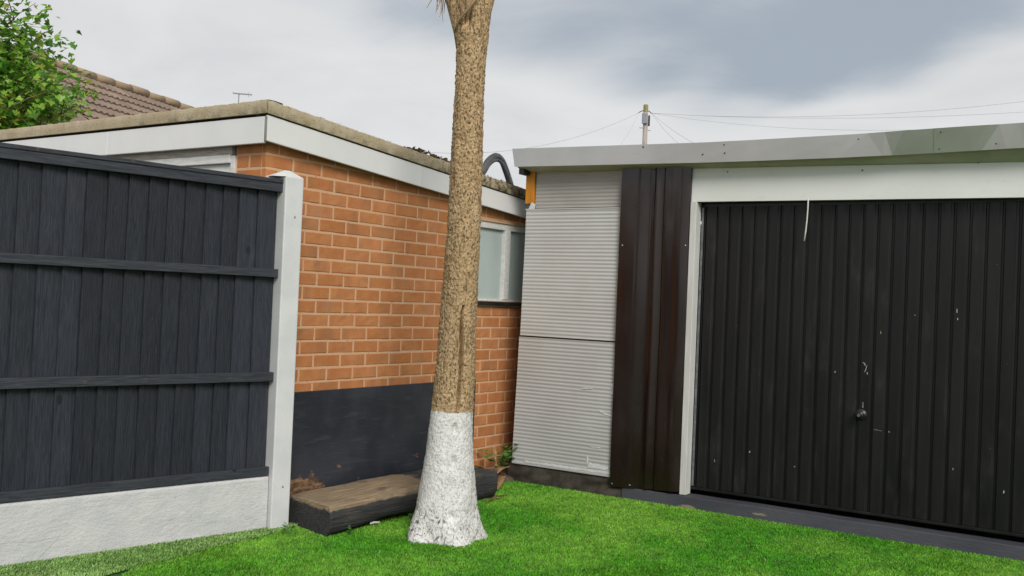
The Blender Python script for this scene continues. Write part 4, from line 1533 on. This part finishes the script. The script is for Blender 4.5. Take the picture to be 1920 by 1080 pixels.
# ------------------------------------------------------------------ leafy tree at the left
tr = thing('leafy_tree', 'broad-leaved green tree rising behind the flat roof at the left edge', 'tree', (-5.44, 9.3, 0))
r = random.Random(5)
tk_, leaves = MB(), []
tk_.tube([(0, 0, -.1), (.03, .02, 1.0), (.0, .05, 2.0), (.05, .05, 3.2), (.02, .02, 4.6)], [.11, .09, .075, .05, .015], 10)
tips = []
for k in range(84):
    z0_ = r.uniform(1.0, 3.3) if k % 3 else r.uniform(1.1, 4.3)
    a = r.uniform(0, 6.28) if k % 3 == 0 else r.uniform(-1.1, .7)
    L = r.uniform(.6, 1.30) * (1.0 if z0_ < 3.2 else .85)
    d0 = Vector((math.cos(a), math.sin(a), r.uniform(.1, .6)))
    p0 = Vector((.03, .04, z0_))
    pts = [p0]
    for s in (.3, .6, .85, 1.0):
        pts.append(p0 + d0 * L * s + Vector((r.uniform(-.06, .06), r.uniform(-.06, .06), .14 * s * s)))
    tk_.tube(pts, [.022, .016, .011, .007, .003], 5)
    for q in range(1, 5):
        tips.append((pts[q], .20 + .02 * q))
        for w_ in range(2):
            e_ = pts[q] + Vector((r.uniform(-.3, .3), r.uniform(-.3, .3), r.uniform(-.1, .28)))
            tk_.tube([pts[q], (pts[q] + e_) / 2 + Vector((0, 0, .02)), e_], [.006, .004, .002], 4)
            tips.append((e_, .17))
tk_.build('trunk', 'twig_bark', tr, True)
P, TT = [], []
leafshape = np.array([(0, 0, 0), (.30, .22, .05), (.16, .52, .02), (.50, .50, .06), (.62, .30, .03), (1, 0, -.10), (.62, -.30, .03), (.50, -.50, .06), (.16, -.52, .02), (.30, -.22, .05), (.45, 0, -.06)])
lf_faces = [(0, 1, 10), (1, 2, 3, 10), (3, 4, 10), (4, 5, 10), (5, 6, 10), (6, 7, 10), (7, 8, 9, 10), (9, 0, 10)]
for (c0, sp_) in tips:
    for k in range(r.randint(16, 26)):
        off_ = Vector((r.gauss(0, sp_ * .55), r.gauss(0, sp_ * .55), r.gauss(0, sp_ * .5)))
        off_ = Vector([max(-sp_, min(sp_, q_)) for q_ in off_])
        p = c0 + off_
        if p.x > 1.22 + .08 * math.sin(p.z * 9) - .06 * (p.y + .2) - .28 * max(0, p.z - 3.1):
            continue
        s = r.uniform(.045, .085)
        fw = Vector((r.gauss(0, 1), r.gauss(0, 1), r.gauss(-.45, .6))).normalized()
        nz_ = Vector((r.gauss(0, .5), r.gauss(-.2, .5), 1)).normalized()
        sd_ = nz_.cross(fw).normalized()
        nz_ = fw.cross(sd_)
        M3 = np.array([fw, sd_, nz_])
        P.append(leafshape @ M3 * s + np.array(p))
        g_ = r.random()
        base = np.array((.06, .21, .024)) * (1 - g_) + np.array((.32, .54, .065)) * g_
        if p.z < 2.9 and p.x < .95 and r.random() < .13:
            base = np.array((.62, .34, .10))
        elif r.random() < .05:
            base = np.array((.34, .36, .05))
        TT.append(base * r.uniform(.8, 1.15))
o = place('crown', faces_mesh('crown', np.array(P), lf_faces, np.array(TT), 'tree_leaf'), tr)
